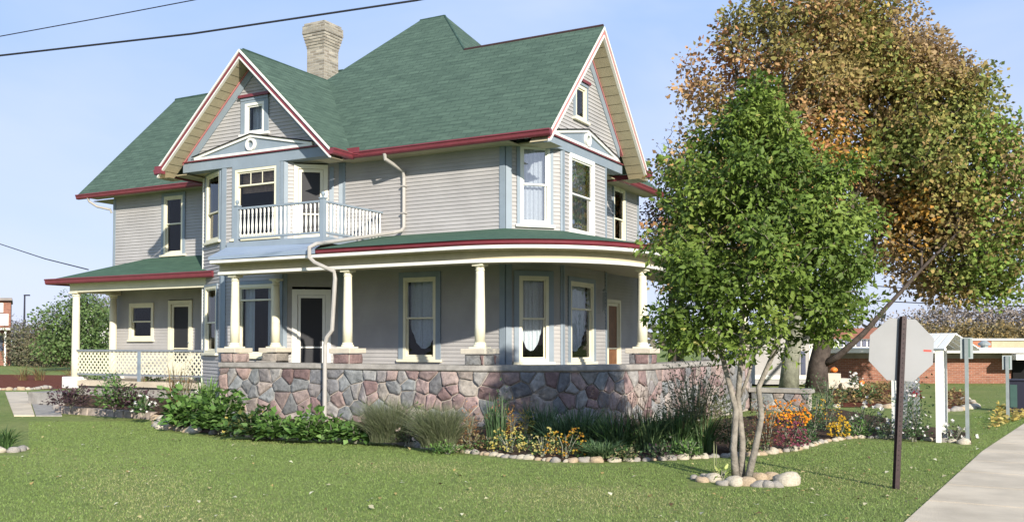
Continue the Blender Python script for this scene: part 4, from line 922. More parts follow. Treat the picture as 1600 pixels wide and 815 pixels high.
def blades(name, label, cat, px, py, wpx, hpx, n, wb, cols, z=.05, group=None, lean=.35, depth=.5, m='leaf', heads=None, flowers=None, parent=None):
    x, y = gp(px, py, z); Fd = -x*ST+y*CT; s = Fd/FPX; r = wpx*s/2; h = hpx*s
    t = thing(name, label, cat, (x, y, z), group)
    a = rng.random(n)*6.283; q = np.sqrt(rng.random(n)); B = np.c_[np.cos(a)*q*r*.55, np.sin(a)*q*r*depth*.55, np.zeros(n)]
    B = B[:, :1]*np.array([CT, ST, 0])+B[:, 1:2]*np.array([-ST, CT, 0])+np.array([x, y, z-.02])
    D = np.c_[np.cos(a), np.sin(a), np.zeros(n)]*(q*.8+.2)[:, None]+rng.normal(size=(n, 3))*[.35, .35, 0]; hh = h*rng.uniform(.45, 1.08, n)[:, None]; ln = (lean*rng.uniform(.3, 1.5, n))[:, None]*r*1.3/.5*.6
    ts = np.array([0, .3, .6, .85, 1.]); Wd = np.array([.8, 1, .8, .45, .05])*wb/2
    S = nrm(np.cross(D+[[1e-3, 0, 0]], [[0, 0, 1.]])+rng.normal(size=(n, 3))*.6)
    V = []
    for tt, ww in zip(ts, Wd):
        c = B+D*ln*tt**2+np.array([0, 0, 1.])*hh*(tt-.22*tt**3*ln/max(r, .01)); V += [c-S*ww, c+S*ww]
    V = np.stack(V, 1).reshape(-1, 3); k = np.arange(n)[:, None]*10
    Fc = np.concatenate([k+np.array([2*i, 2*i+1, 2*i+3, 2*i+2]) for i in range(4)], 0)
    colmesh('foliage', V, Fc, np.repeat(mixcol(n, cols, .18), 10, 0), m, t)
    if heads:
        hn, hc, hsz = heads; idx = rng.choice(n, hn); tip = (B+D*ln+np.array([0, 0, 1.])*hh*.82)[idx]
        P = np.repeat(tip, 14, 0)+rng.normal(size=(hn*14, 3))*[hsz*.25, hsz*.25, hsz]; leaves('seed_heads', P, rng.normal(size=(len(P), 3)), .03, .4, mixcol(len(P), hc), 'petal', t, 'quad')
    return t
G1 = [(.09, .18, .04), (.12, .22, .05), (.07, .14, .035), (.16, .26, .08)]; G2 = [(.05, .10, .03), (.07, .13, .04), (.09, .16, .05), (.04, .08, .03)]
GD = [(.05, .095, .04), (.065, .12, .05), (.085, .14, .06), (.13, .19, .09)]; BR = [(.18, .11, .05), (.25, .16, .08), (.13, .09, .04), (.14, .14, .05)]; PU = [(.06, .035, .045), (.09, .05, .06), (.05, .04, .035)]
W_ = [(.8, .78, .72)]; Y_ = [(.6, .42, .06), (.55, .45, .12), (.5, .36, .1)]; O_ = [(.75, .28, .02), (.8, .40, .03), (.6, .2, .02)]
# big leafy clump and vine along the wall
for i, (px, py, w_, h_, n) in enumerate([(300, 668, 100, 56, 850), (345, 675, 86, 58, 760), (395, 682, 90, 36, 560), (430, 684, 76, 34, 480), (478, 687, 88, 37, 560), (520, 687, 66, 29, 380), (556, 689, 60, 27, 340)]):
    lab = ['broad leaved bright green plant at the left corner of the stone wall', 'tallest broad leaved green plant against the left end of the stone wall', 'yellowish green leafy plant just right of the tall broad leaved one', 'low green leafy plant left of the grey downspout foot by two plants', 'dense green leafy mound just left of the downspout foot', 'low leafy plant around the foot of the grey downspout', 'low leafy green plant left of the wispy grey green shrub'][i]
    bush('leafy_plant', lab, 'plant', px, py, w_, h_, n, .14 if i < 2 else .12, G1 if i != 2 else G2+[(.14, .16, .05)], .85, z=.06, group='broad leaved plants along the wall', depth=.6, up=.75, flowers=(5, Y_, .03) if i in (2,) else None)
bush('flowering_plant', 'brown stalky plant with white flowers left of the broad leaved clump', 'plant', 290, 640, 75, 55, 330, .07, BR+G2, .4, z=.2, flowers=(14, W_, .05))
blades('dry_stalks', 'dried brown stalks standing beside the left end of the stone wall', 'plant', 280, 635, 60, 75, 70, .02, BR, z=.25, lean=.3, heads=(16, BR, .05))
blades('tall_plant', 'green upright stems in the corner between bay and stone wall', 'plant', 325, 640, 46, 60, 110, .03, G1, z=.3, lean=.3)
for px, py, w_, h_, n, cols, lab, fl in ((112, 634, 66, 26, 480, PU, 'dark purple low plant nearest the concrete path', None), (150, 622, 64, 34, 460, G1, 'bright green plant under the left porch column', None), (178, 640, 70, 46, 600, G1+G2, 'green leafy plant in the middle of the left bed', None), (205, 640, 66, 30, 500, PU, 'dark purple plant in the middle of the left bed', None), (215, 615, 70, 44, 460, BR+G2, 'brown and green plant before the porch lattice', None), (240, 625, 60, 40, 460, G1, 'green plant right of the purple one below the lattice', None), (222, 646, 34, 22, 160, G2, 'small plant with white flowers by the block edging', (14, W_, .045))):
    bush('bed_plant', lab, 'plant', px, py, w_*1.15, h_*1.15, int(n*1.3), .085, cols, .6, z=.22, group='plants in the left bed', flowers=fl)
blades('dry_stalks', 'dried brown flower stalks in the middle of the left bed', 'plant', 224, 622, 26, 48, 22, .02, BR, z=.3, lean=.2)
# wispy shrub
blades('wispy_shrub', 'wispy grey green feathery shrub low before the stone wall, left one', 'shrub', 605, 688, 95, 74, 2600, .006, [(.15, .17, .09), (.20, .21, .13), (.12, .15, .07)], z=.1, lean=.45, group='wispy shrubs')
blades('wispy_shrub', 'wispy grey green feathery shrub low before the stone wall, right one', 'shrub', 685, 696, 100, 74, 2600, .006, [(.15, .17, .09), (.20, .21, .13), (.12, .15, .07)], z=.1, lean=.45, group='wispy shrubs')
bush('rose_plant', 'small dark leaved plant with one pale flower between the wispy shrubs', 'plant', 636, 694, 60, 42, 300, .045, GD+PU, .6, z=.05, flowers=(3, [(.8, .62, .5)], .05))
bush('low_plant', 'low light green ground plant behind the edging stones in the middle', 'plant', 700, 706, 90, 14, 500, .04, G1, .6, z=.03)
blades('tall_plant', 'dark green leafy tall stem against the middle of the stone wall', 'plant', 775, 690, 50, 78, 90, .02, GD, z=.12, lean=.25)
bush('tall_foliage', 'dark leafy tall plant before the middle of the stone wall', 'plant', 780, 684, 50, 72, 300, .07, GD, .5, z=.12)
for px, cols, lab in ((733, [(.45, .16, .07), (.4, .22, .08)], 'reddish stalk plant, leftmost of the four coloured ones'), (772, [(.42, .13, .06), (.45, .18, .08)], 'rust red stalk plant, second of the four coloured ones'), (800, [(.5, .33, .07), (.45, .2, .06)], 'orange yellow stalk plant, third of the four coloured ones'), (822, [(.45, .33, .06), (.3, .28, .06)], 'yellow green stalk plant, rightmost of the four coloured ones')):
    bush('stalk_plant', lab, 'plant', px, 692, 26, 46, 200, .06, cols, .22, z=.08, group='coloured stalk plants', base=.3, stems=8)
bush('chrysanthemum', 'small pale yellow flowered mound near the middle of the edging row', 'flowers', 797, 707, 54, 30, 260, .035, G2, .6, z=.04, flowers=(110, [(.5, .45, .14), (.48, .38, .08)], .022))
bush('chrysanthemum', 'pale yellow and green flowered mound left of the orange yellow one', 'flowers', 848, 712, 58, 34, 300, .035, G2, .6, z=.04, flowers=(90, [(.5, .45, .16), (.48, .42, .18)], .022))
bush('chrysanthemum', 'orange yellow flowered mound behind the edging stones', 'flowers', 885, 714, 62, 38, 300, .035, G2+BR, .6, z=.04, flowers=(110, [(.45, .24, .03), (.42, .3, .04), (.36, .16, .02)], .022))
ST_ = [(.30, .24, .13), (.24, .22, .12), (.16, .18, .08)]
for px, py, w_, h_, n, cols, lab in ((655, 690, 70, 52, 420, ST_+G2, 'loose straw green plant behind the wispy shrubs'), (735, 700, 56, 20, 260, ST_+BR, 'low dry straw plant left of the small yellow mound'), (765, 702, 40, 22, 220, G2+BR, 'low dull green plant beside the small yellow mound'), (822, 700, 50, 24, 240, G2, 'small green plant between the two yellow mounds'), (915, 714, 50, 22, 260, G2+G1, 'low green plant right of the orange yellow mound'), (975, 716, 60, 18, 260, G2+ST_, 'low straw green plant behind the middle edging stones'), (1030, 714, 50, 20, 240, GD+PU, 'low dark reddish plant behind the edging stones'), (1075, 712, 56, 26, 280, G1+G2, 'low bright green plant left of the tree ring'), (1165, 706, 60, 26, 300, G2+ST_, 'low green plant seen behind the tree trunks'), (1262, 692, 40, 24, 240, GD+G2, 'low dark green plant right of the crimson mound'), (1340, 680, 60, 22, 300, G2+G1, 'low bright green plant right of the round yellow mound')):
    bush('filler_plant', lab, 'plant', px, py, w_, h_, int(n*1.3), .055, cols, .5, z=.04, group='low filler plants of the front bed')
# dark grasses / irises in front of the curve
for i, (px, py, w_, h_, n, cols) in enumerate([(845, 690, 80, 70, 260, GD), (905, 700, 95, 75, 360, GD), (960, 704, 90, 70, 360, GD+G2), (1010, 704, 90, 72, 380, GD+[(.16, .22, .09)]), (1055, 704, 80, 78, 320, GD+G2+[(.2, .26, .12)]), (1095, 704, 60, 70, 240, GD+G2), (940, 712, 90, 30, 240, GD), (870, 700, 70, 60, 200, GD)]):
    blades('sword_grass', ['dark sword leaved clump under the column between the yellow mounds and the corner', 'dark green sword leaved clump right of the orange mound', 'sword leaved clump at the middle of the curved wall', 'light edged sword leaved clump left of the tall wild bush', 'tallest pale green sword leaved clump beside the wild bush', 'sword leaved clump left of the small tree trunks', 'low dark grass tuft behind the edging stones', 'dark grass tuft directly behind the orange yellow mound'][i], 'plant', px, py, w_, h_, n, .022, cols, z=.07, lean=.42, group='sword leaved clumps')
blades('seed_grass', 'tall reddish grass with thin seed stalks before the curved wall', 'plant', 985, 700, 110, 118, 120, .008, [(.22, .15, .12), (.28, .2, .14)], z=.1, lean=.3, heads=(40, [(.3, .2, .15)], .05))
bush('wild_bush', 'tall loose grey green bush covering the stone wall left of the tree trunks', 'bush', 1085, 698, 125, 124, 3600, .055, [(.13, .16, .07), (.18, .20, .10), (.10, .13, .055), (.22, .21, .13)], .4, z=.1, flowers=(40, [(.5, .46, .38)], .02), stems=22)
blades('wild_stalks', 'thin upright stalks rising through the tall grey green bush', 'plant', 1090, 700, 110, 122, 170, .01, [(.16, .17, .08), (.22, .2, .1)], z=.1, lean=.25)
bush('bronze_bush', 'bronze red leaved bush right of the small tree trunks', 'bush', 1197, 702, 68, 74, 900, .045, [(.16, .09, .05), (.11, .11, .05), (.2, .08, .05)], .5, z=.06)
bush('mid_bush', 'dull green bush directly behind the small tree trunks', 'bush', 1140, 700, 80, 88, 900, .05, [(.08, .10, .04), (.12, .12, .05)], .5, z=.1)
bush('chrysanthemum', 'bright orange flowering mound right of the tree trunks', 'flowers', 1230, 680, 62, 36, 340, .04, G2, .6, z=.12, flowers=(260, O_, .028), base=.35)
bush('chrysanthemum', 'purple crimson flowering mound below the orange one', 'flowers', 1236, 700, 44, 36, 260, .04, [(.12, .05, .06), (.08, .07, .04)], .6, z=.05, flowers=(190, [(.22, .05, .09), (.28, .07, .12), (.18, .05, .06)], .024))
bush('garden_shrub', 'dark green shrub between the orange mound and the yellow flowers', 'shrub', 1272, 678, 66, 66, 800, .05, GD+G2, .5, z=.05)
bush('chrysanthemum', 'golden flowers on a tall plant behind the round yellow mound', 'flowers', 1293, 668, 44, 34, 260, .04, GD, .5, z=.1, flowers=(60, [(.55, .36, .04), (.5, .26, .05)], .028), base=.2)
bush('chrysanthemum', 'round bright yellow flowering mound at the corner of the bed', 'flowers', 1313, 684, 30, 26, 160, .035, G2, .6, z=.03, flowers=(130, [(.62, .42, .04), (.55, .34, .03)], .028))
bush('garden_shrub', 'green shrub with white flowers left of the white arbor', 'shrub', 1352, 678, 86, 46, 900, .045, GD+G2, .5, z=.03, flowers=(22, W_, .05))
bush('garden_shrub', 'grey green shrub beyond the bed at the end of the porch wall', 'shrub', 1292, 640, 60, 50, 700, .06, GD+[(.1, .12, .08)], .5, z=.02)
bush('garden_shrub', 'low green shrub at the left foot of the white arbor', 'shrub', 1385, 684, 40, 26, 320, .045, GD, .5, z=.02)
bush('low_flowers', 'low plant with white flowers right of the arbor post', 'flowers', 1492, 688, 52, 24, 320, .04, GD+PU, .5, z=.02, flowers=(16, W_, .05))
bush('garden_shrub', 'dark low shrub beside the stone steps', 'shrub', 1395, 612, 30, 40, 200, .08, GD+BR, .5, z=.0)
bush('ground_plant', 'pale striped rosette at the left foot of the small tree', 'plant', 1128, 748, 30, 18, 60, .10, [(.45, .5, .18), (.3, .4, .1)], .35, z=.02)
blades('stake_plant', 'thin pale stalk left of the small tree trunks', 'plant', 1118, 748, 14, 62, 6, .012, [(.4, .42, .22)], z=.02, lean=.15)
blades('corner_plant', 'spiky green plant in the bed at the lower left corner of the photo', 'plant', 2, 700, 60, 40, 200, .02, G2, z=.02, lean=.5)
bush('rose_bush', 'climbing rose bush with red and white flowers before the white arbor', 'rose bush', 1428, 688, 56, 66, 800, .05, GD, .6, z=.02, flowers=(34, W_+[(.75, .7, .7)], .03), base=.1)
x, y = gp(1432, 687); zt = at(1432, 615, -x*ST+y*CT)[2]
rb = thing('red_rose', 'large red rose bloom on a long stem above the rose bush', 'rose', (x, y, .02)); mb = MB(); mb.tube([(x, y, 0), (x+.02, y, .5), (x, y, zt)], [.008, .006, .004], 'bark_moss', 5); mb.build('stem', rb)
Pp = np.array([[x, y, zt]])+rng.normal(size=(60, 3))*[.035, .035, .028]; leaves('petals', Pp, rng.normal(size=(60, 3)), .055, .9, mixcol(60, [(.45, .02, .05), (.55, .05, .08)]), 'petal', rb, 'leaf')

# ---- trees
def smooth(P, cols, sc, jit=.12, mixr=.5):
    v = sum(np.sin(P[:, 0]*sc*a+P[:, 2]*sc*b+P[:, 1]*sc*c+d) for a, b, c, d in ((1, .7, .3, 0), (-.5, 1.2, .8, 2), (.9, -.9, .5, 4)))/3*.9+.5
    k = np.clip(np.floor(v*len(cols)+rng.normal(size=len(P))*mixr), 0, len(cols)-1).astype(int)
    return np.clip(np.array(cols)[k]*(1+rng.normal(size=(len(P), 1))*jit), 0, 1)
def tree(name, label, cat, trunks, centers, lper, spread, lsz, wid, colfn, bark, rt=.006, group=None, tp='leaf', up=.6, mleaf='leaf', pen=1.6, droop=.2, barepart=0):
    b = trunks[0][0][0]; t = thing(name, label, cat, tuple(b), group)
    nodes = []; par = []; rad0 = []
    mbt = MB()
    for pl, rr_ in trunks:
        mbt.tube(pl, rr_, bark, 10)
        prev = -1
        for p, r_ in zip(pl, rr_): nodes.append(Vector(p)); par.append(prev); rad0.append(r_); prev = len(nodes)-1
    nt_ = len(nodes); arr = [tuple(v) for v in nodes]
    top = np.mean([np.array(pl[-1]) for pl, _ in trunks], 0)
    order = np.argsort(np.linalg.norm(centers-top, axis=1)); A = np.array(arr); ends = []
    for i in order:
        c = centers[i]; d = c-A; dist = np.linalg.norm(d, axis=1); low = (d[:, 2] < dist*.15)*pen*.5+(d[:, 2] < -dist*.3)*pen; k = int(np.argmin(dist*(1+low)))
        a = A[k]; m1 = a+(c-a)*.5+rng.normal(size=3)*dist[k]*.08+np.array([0, 0, dist[k]*.06])
        A = np.vstack([A, m1, c]); par += [k, len(A)-2]; ends.append(len(A)-1)
    n = len(A); cnt = np.zeros(n); cnt[ends] = 1
    for i in range(n-1, nt_-1, -1): cnt[par[i]] += cnt[i]
    rads = rt*np.sqrt(np.maximum(cnt, 1))*1.15
    for i in range(nt_, n):
        p = par[i]; r1 = rads[i]; r0 = min(rads[p] if p >= nt_ else rad0[p]*.8, r1*1.5); mbt.tube([A[p], A[i]], [r0, r1*.85], bark, 5 if r1 > rt*3 else 4, False)
    mbt.build('trunk', t, True)
    ends = np.array(ends)
    if barepart: ends = ends[rng.random(len(ends)) > barepart]
    ce = A[ends]; N = len(ce)*lper; idx = np.repeat(np.arange(len(ce)), lper)
    off = rng.normal(size=(N, 3)); off = off/np.maximum(1, np.linalg.norm(off, axis=1, keepdims=True)/1.8)*spread*[1, 1, .8]; par_a = A[np.array(par)[ends]]
    P = ce[idx]+off+(par_a-ce)[idx]*(rng.random((N, 1))**2)*.8
    ax = off/spread+rng.normal(size=(N, 3))*.7; ax[:, 2] -= droop
    leaves('crown', P, ax, lsz*rng.uniform(.5, 1.35, N), wid, colfn(P), mleaf, t, tp, up, out=nrm(P-P.mean(0))+nrm(off)*.8)
    return t
def crown(rows, Fd, n, dep=1., gap=None, shell=.55, cx0=None):
    ys = np.array([r[0] for r in rows], float); xl = np.array([r[1] for r in rows], float); xr = np.array([r[2] for r in rows], float); out = []
    cen = np.array(at(float((xl+xr).mean()/2), float(ys.mean()), Fd))
    while len(out) < n:
        yy = rng.uniform(ys[0], ys[-1]); l = np.interp(yy, ys, xl); r = np.interp(yy, ys, xr); q_ = (r-l)*.055; l += q_*(math.sin(yy/9+ys[0])+math.sin(yy/23)); r += q_*(math.sin(yy/11+2)+math.sin(yy/19+1))
        if rng.random() > (r-l)/np.max(xr-xl): continue
        a = rng.random()*6.283; q = rng.random()**shell; u = math.cos(a)*q; v = math.sin(a)*q
        # thin the crown's inside top/bottom less
        px = (l+r)/2+(r-l)/2*u
        if gap and any(g[0] < px < g[2] and g[1] < yy < g[3] and rng.random() < g[4] for g in gap): continue
        D = Fd+v*(r-l)/2*Fd/FPX*dep; base = at((l+r)/2, yy, Fd); right = np.array([CT, ST, 0]); fw = np.array([-ST, CT, 0])
        out.append(np.array(base)+right*(r-l)/2*u*Fd/FPX+fw*(D-Fd))
    return np.array(out)
FT = F2(1157, 751)
def T(px, py, dF=0): return at(px, py, FT+dF)
rows = [(132, 1175, 1195), (160, 1140, 1215), (200, 1100, 1250), (240, 1068, 1300), (280, 1045, 1345), (330, 1028, 1368), (380, 1020, 1382), (430, 1015, 1376), (470, 1012, 1362), (495, 1012, 1345), (525, 1018, 1310), (552, 1040, 1230)]
rows = [(y_, 1195+(l_-1195)*.97, 1195+(r_-1195)*.96) for y_, l_, r_ in rows]
cs = crown(rows, FT, 420, .85, shell=.40)
cs = cs[~((np.array(proj(cs))[1] > 478) & (np.abs(np.array(proj(cs))[0]-1215) < 60) & (rng.random(len(cs)) < .7))]
def green(P):
    n = len(P); c = smooth(P, [(.09, .14, .025), (.115, .175, .03), (.14, .205, .036), (.18, .245, .05)], 3.5, .13, .8); k = (rng.random(n) < .012)[:, None]; return np.where(k, np.array([[.30, .29, .08]]), c)
trunks = [([T(1150, 752), T(1146, 700), T(1150, 640, .05), T(1132, 570, .1), T(1120, 500, .15), T(1100, 400, .2), T(1090, 320, .1)], [.075, .058, .052, .045, .04, .03, .02]),
          ([T(1158, 752, .05), T(1160, 690, .1), T(1153, 620, .1), T(1158, 560, 0), T(1160, 480, 0), T(1180, 350, 0), T(1185, 220, 0)], [.07, .055, .05, .045, .04, .03, .015]),
          ([T(1168, 750, -.05), T(1180, 700, -.05), T(1190, 650, -.1), T(1185, 605, -.1), T(1205, 560, -.15), T(1228, 500, -.2), T(1262, 400, -.2), T(1290, 310, -.1)], [.07, .055, .05, .045, .04, .035, .028, .018]),
          ([T(1156, 620, .1), T(1168, 590, .1), T(1180, 550, .2), T(1195, 480, .4), T(1230, 360, .5)], [.03, .028, .025, .02, .015])]
tree('small_tree', 'small bright green leafy tree with several pale trunks in the front lawn', 'tree', [(a, [r*.72 for r in b]) for a, b in trunks], cs, 84, .115, .086, .52, green, 'bark_pale', .0034, droop=.3, up=.72)
# autumn trees behind
FM = 34.0
def autumn(kind):
    def f(P):
        n = len(P); px, py = proj(P); f1 = np.sin(P[:, 0]*.9+P[:, 2]*.7)+np.sin(P[:, 1]*.8-P[:, 2]*1.1+2)+rng.normal(size=n)*.7
        if kind == 'l': base = smooth(P, [(.33, .26, .10), (.38, .25, .12), (.43, .26, .12), (.45, .30, .16), (.46, .24, .11)], .8, .2, 1); alt = smooth(P, [(.24, .22, .07), (.22, .19, .07)], 1)
        else: base = smooth(P, [(.24, .27, .08), (.29, .26, .08), (.34, .26, .10), (.36, .25, .11), (.40, .29, .16)], .8, .2, 1); alt = smooth(P, [(.18, .22, .06), (.22, .23, .07), (.30, .22, .1)], 1)
        c = np.where((f1 > .9)[:, None], alt, base)
        org = ((np.abs(px-1320) < 45) & (np.abs(py-225) < 45)) | ((np.abs(px-1425) < 35) & (np.abs(py-350) < 60)); org = (((px-1315)/55)**2+((py-228)/45)**2+rng.normal(size=n)*.5 < .8) | (((px-1425)/40)**2+((py-345)/55)**2+rng.normal(size=n)*.5 < .8); org &= rng.random(n) < .5
        z = mixcol(n, [(.52, .30, .07), (.46, .25, .06)], .15); c = np.where(org[:, None], z, c)
        if kind == 'r': gr = (px > 1520) & (py > 170) & (rng.random(n) < .5); c = np.where(gr[:, None], mixcol(n, [(.18, .28, .06), (.22, .30, .07)], .15), c)
        return c
    return f
Tm = lambda px, py, d=0: at(px, py, FM+d)
rl = [(-5, 1190, 1330), (40, 1120, 1345), (80, 1095, 1350), (120, 1086, 1352), (200, 1070, 1345), (260, 1060, 1340), (320, 1040, 1330), (380, 1015, 1300), (440, 1020, 1250)]
cl = crown(rl, FM, 640, .8, gap=[(1300, 160, 1380, 230, .3), (1090, 90, 1150, 260, .35)], shell=.45)
gz = 0
t1 = [([(*gp(1232, 618), -.1), Tm(1236, 560), Tm(1245, 500), Tm(1235, 400), Tm(1220, 280), Tm(1225, 150), Tm(1240, 60)], [.52, .42, .38, .33, .25, .15, .07]),
      ([Tm(1245, 500), Tm(1190, 400, 1), Tm(1140, 300, 1), Tm(1115, 200, 1)], [.3, .22, .14, .07])]
t1[0][0][0] = tuple(np.array(at(1232, 612, FM))*[1, 1, 0])
tree('autumn_tree', 'big tree with rusty brown leaves and pale mossy trunk behind the small green tree', 'tree', [(a, [r*.7 for r in b]) for a, b in t1], cl, 64, .34, .165, .8, autumn('l'), 'bark_moss', .011, tp='quad', mleaf='leaf_dry')
rr2 = [(0, 1230, 1400), (40, 1270, 1440), (90, 1290, 1490), (130, 1285, 1515), (170, 1275, 1565), (240, 1285, 1600), (300, 1320, 1625), (360, 1375, 1630), (410, 1382, 1612), (440, 1400, 1600), (468, 1460, 1570)]
cr = crown(rr2, FM+1, 1080, .85, gap=[(1300, 150, 1390, 225, .4), (1390, 400, 1440, 470, .6)], shell=.45)
t2 = [([tuple(np.array(at(1276, 612, FM))*[1, 1, 0]), Tm(1278, 570), Tm(1290, 520), Tm(1310, 420), Tm(1335, 300), Tm(1352, 235), Tm(1375, 150)], [.6, .46, .42, .36, .22, .12, .05]),
      ([Tm(1280, 572), Tm(1310, 556, -.5), Tm(1350, 520, -1), Tm(1385, 480, -1), Tm(1440, 420, -1), Tm(1500, 360, -1)], [.2, .17, .14, .11, .08, .05]),
      ([Tm(1300, 480), Tm(1350, 400, 1), Tm(1420, 300, 2), Tm(1500, 230, 2)], [.28, .22, .16, .08])]
tree('autumn_tree', 'largest tree with olive and golden leaves and dark trunk, right of the rusty one', 'tree', [(a, [r*.72 for r in b]) for a, b in t2], cr, 64, .34, .165, .8, autumn('r'), 'bark_dark', .011, tp='quad', mleaf='leaf_dry')
# bare twigs beside the house, red leaved tree by the porch end
Fb = 42
rb_ = [(175, 1048, 1058), (200, 1030, 1080), (240, 1012, 1090), (280, 1020, 1100), (330, 1020, 1100)]
tree('bare_tree', 'bare twiggy tree showing right of the right gable', 'tree', [([tuple(np.array(at(1062, 600, Fb))*[1, 1, 0]), at(1062, 450, Fb), at(1060, 330, Fb), at(1058, 250, Fb)], [.2, .15, .1, .04])], crown(rb_, Fb, 90, .8), 2, .3, .1, .6, lambda P: mixcol(len(P), BR), 'bark_dark', .006, tp='quad', mleaf='leaf_dry')
rb_ = [(290, 1015, 1080), (340, 1000, 1090), (390, 1000, 1090), (420, 1030, 1080)]
tree('bronze_tree', 'bronze purple leaved tree behind the right end of the house', 'tree', [([tuple(np.array(at(1050, 600, 37))*[1, 1, 0]), at(1050, 480, 37), at(1048, 380, 37)], [.18, .14, .08])], crown(rb_, 37, 80, .8), 60, .35, .12, .7, lambda P: mixcol(len(P), [(.14, .07, .05), (.18, .10, .05), (.1, .09, .04)]), 'bark_dark', .012, tp='quad', mleaf='leaf_dry')
# left background
Fl = 62
def simple_tree(name, label, px, ybase, ytop, hw, Fd, n, lper, spread, lsz, cols, group=None, bark='bark_dark', top=.35, bare=0, cat='tree', low=.12):
    H_ = ybase-ytop; rw = [(ytop, px-hw*top, px+hw*top), (ytop+H_*.2, px-hw*.75, px+hw*.75), (ytop+H_*.45, px-hw, px+hw), (ytop+H_*.7, px-hw*.95, px+hw*.95), (ybase-H_*low, px-hw*.7, px+hw*.7)]
    b = tuple(np.array(at(px, ybase, Fd))*[1, 1, 0]); s = Fd/FPX
    tree(name, label, cat, [([b, at(px, ybase-H_*.3, Fd), at(px, ytop+H_*.35, Fd)], [H_*s*.035, H_*s*.025, H_*s*.01])], crown(rw, Fd, n, .9), lper, spread, lsz, .7, lambda P: mixcol(len(P), cols, .2), bark, .004*H_*s/3, group, 'quad', barepart=bare)
simple_tree('garden_tree', 'round bright green tree seen left of the small side porch', 115, 578, 452, 62, Fl, 150, 46, .38, .2, [(.10, .16, .05), (.13, .19, .065), (.085, .13, .045)], top=.25)
simple_tree('garden_tree', 'lower green tree seen between the two side porch columns', 150, 578, 475, 45, Fl+3, 90, 46, .38, .2, [(.12, .16, .055), (.15, .19, .07)], top=.5)
for i, (px, yt, hw, cols, lab) in enumerate([(70, 500, 26, [(.12, .12, .06), (.15, .13, .08)], 'dull brown green shrub left of the round green tree'), (95, 520, 30, [(.18, .13, .08), (.14, .12, .07)], 'brown shrub under the round green tree'), (30, 512, 24, [(.13, .14, .08), (.17, .15, .1)], 'greyish shrub under the far street lamp'), (60, 530, 34, [(.22, .16, .09), (.16, .14, .08)], 'low tan shrub between the lamp and the round tree')]):
    simple_tree('field_shrub', lab, px, 572, yt, hw, 72+i*2, 50, 40, .45, .2, cols, 'shrubs at the left', cat='shrub', top=.6, low=.02)
for i, px in enumerate((2, 14, 27, 40, 52, 88)):
    blades('reddish_grass', 'clump of reddish ornamental grass in the row beyond the mulch at the left', 'grass', px, 566, 34, 30, 220, .07, [(.28, .16, .12), (.33, .24, .17), (.24, .16, .11)], z=0, lean=1.3, group='reddish grasses beyond the mulch', heads=None)
for i, px in enumerate((35, 62, 112)):
    blades('dry_grass', 'sparse brown dry plant standing behind the mulch bed at the left', 'grass', px, 594, 26, 34, 50, .025, BR, z=0, lean=1.2, group='dry plants behind the mulch')
# far trees
k = 0
for px, hw, yt in ((1440, 34, 486), (1475, 30, 481), (1505, 32, 479), (1535, 28, 478), (1562, 30, 480), (1590, 30, 483), (1615, 30, 486), (1400, 30, 498)):
    simple_tree('far_tree', 'nearly bare grey brown tree in the far row above the low buildings', px, 545, yt, hw, 190, 70, 26, 1.0, .5, [(.26, .22, .19), (.22, .18, .15), (.3, .25, .2)], 'far bare trees on the right', top=.55, low=.05)
for px, hw, yt in ((1450, 26, 508), (1490, 30, 506), (1530, 32, 508), (1570, 30, 509), (1605, 30, 510)):
    simple_tree('far_shrub', 'yellowish brown low tree under the far bare trees', px, 545, yt, hw, 170, 50, 30, .9, .5, [(.24, .18, .08), (.2, .17, .09), (.28, .2, .08)], 'far low trees on the right', top=.7, low=.02)
for px, hw, yt in ((140, 24, 452), (168, 24, 456), (105, 30, 470), (20, 26, 500)):
    simple_tree('far_tree', 'bluish bare tree far beyond the left garden', px, 545, yt, hw, 150, 60, 14, .9, .4, [(.24, .23, .26), (.2, .19, .21)], 'far bare trees on the left', top=.5, low=.05)
n = 5000; ang = rng.uniform(-1.0, 1.0, n); rad = 300+rng.random(n)*40
Pw = np.c_[rad*(np.sin(ang)*CT-np.cos(ang)*ST), rad*(np.sin(ang)*ST+np.cos(ang)*CT), (rng.random(n)**1.3)*(5.5+2*np.sin(ang*23)+1.5*np.sin(ang*57))]
tag(leaves('far_woods', Pw, rng.normal(size=(n, 3)), 3.2, .8, mixcol(n, [(.16, .15, .11), (.2, .17, .12), (.13, .14, .09)]), 'leaf_dry', None, 'quad'), 'low brown band of woods along the horizon', 'woods', kind='stuff')

# ---- street signs, arbor, lamp, buildings, wires
X3 = lambda px, py, Fd: Vector(at(px, py, Fd))
RT = Vector((CT, ST, 0)); FW = Vector((-ST, CT, 0))
Fs = F2(1400, 763)
st = thing('stop_sign', 'grey back of an octagonal road sign on a leaning dark brown post at the sidewalk', 'road sign', tuple(X3(1400, 763, Fs)))
a, b = X3(1400, 766, Fs), X3(1411.5, 494, Fs); u = (b-a).normalized(); sn = FW*.995+RT*.1; sn = (sn-u*sn.dot(u)).normalized(); rt = u.cross(sn)*-1; rt = -rt if rt.dot(RT) < 0 else rt
mb = MB()
pr = [(-.042, 0), (-.042, .012), (-.022, .016), (-.018, -.030), (.018, -.030), (.022, .016), (.042, .012), (.042, 0), (.026, .0), (.024, -.042), (-.024, -.042), (-.026, 0)]
A_ = [a+rt*x-sn*(-y) for x, y in pr]; B_ = [p+(b-a) for p in A_]; n_ = len(pr)
for i in range(n_): mb.face([A_[i], A_[(i+1) % n_], B_[(i+1) % n_], B_[i]], 'post_brown')
mb.face(list(reversed(A_)), 'post_brown'); mb.face(B_, 'post_brown')
po = mb.build('post', st)
mb = MB(); L = (b-a).length
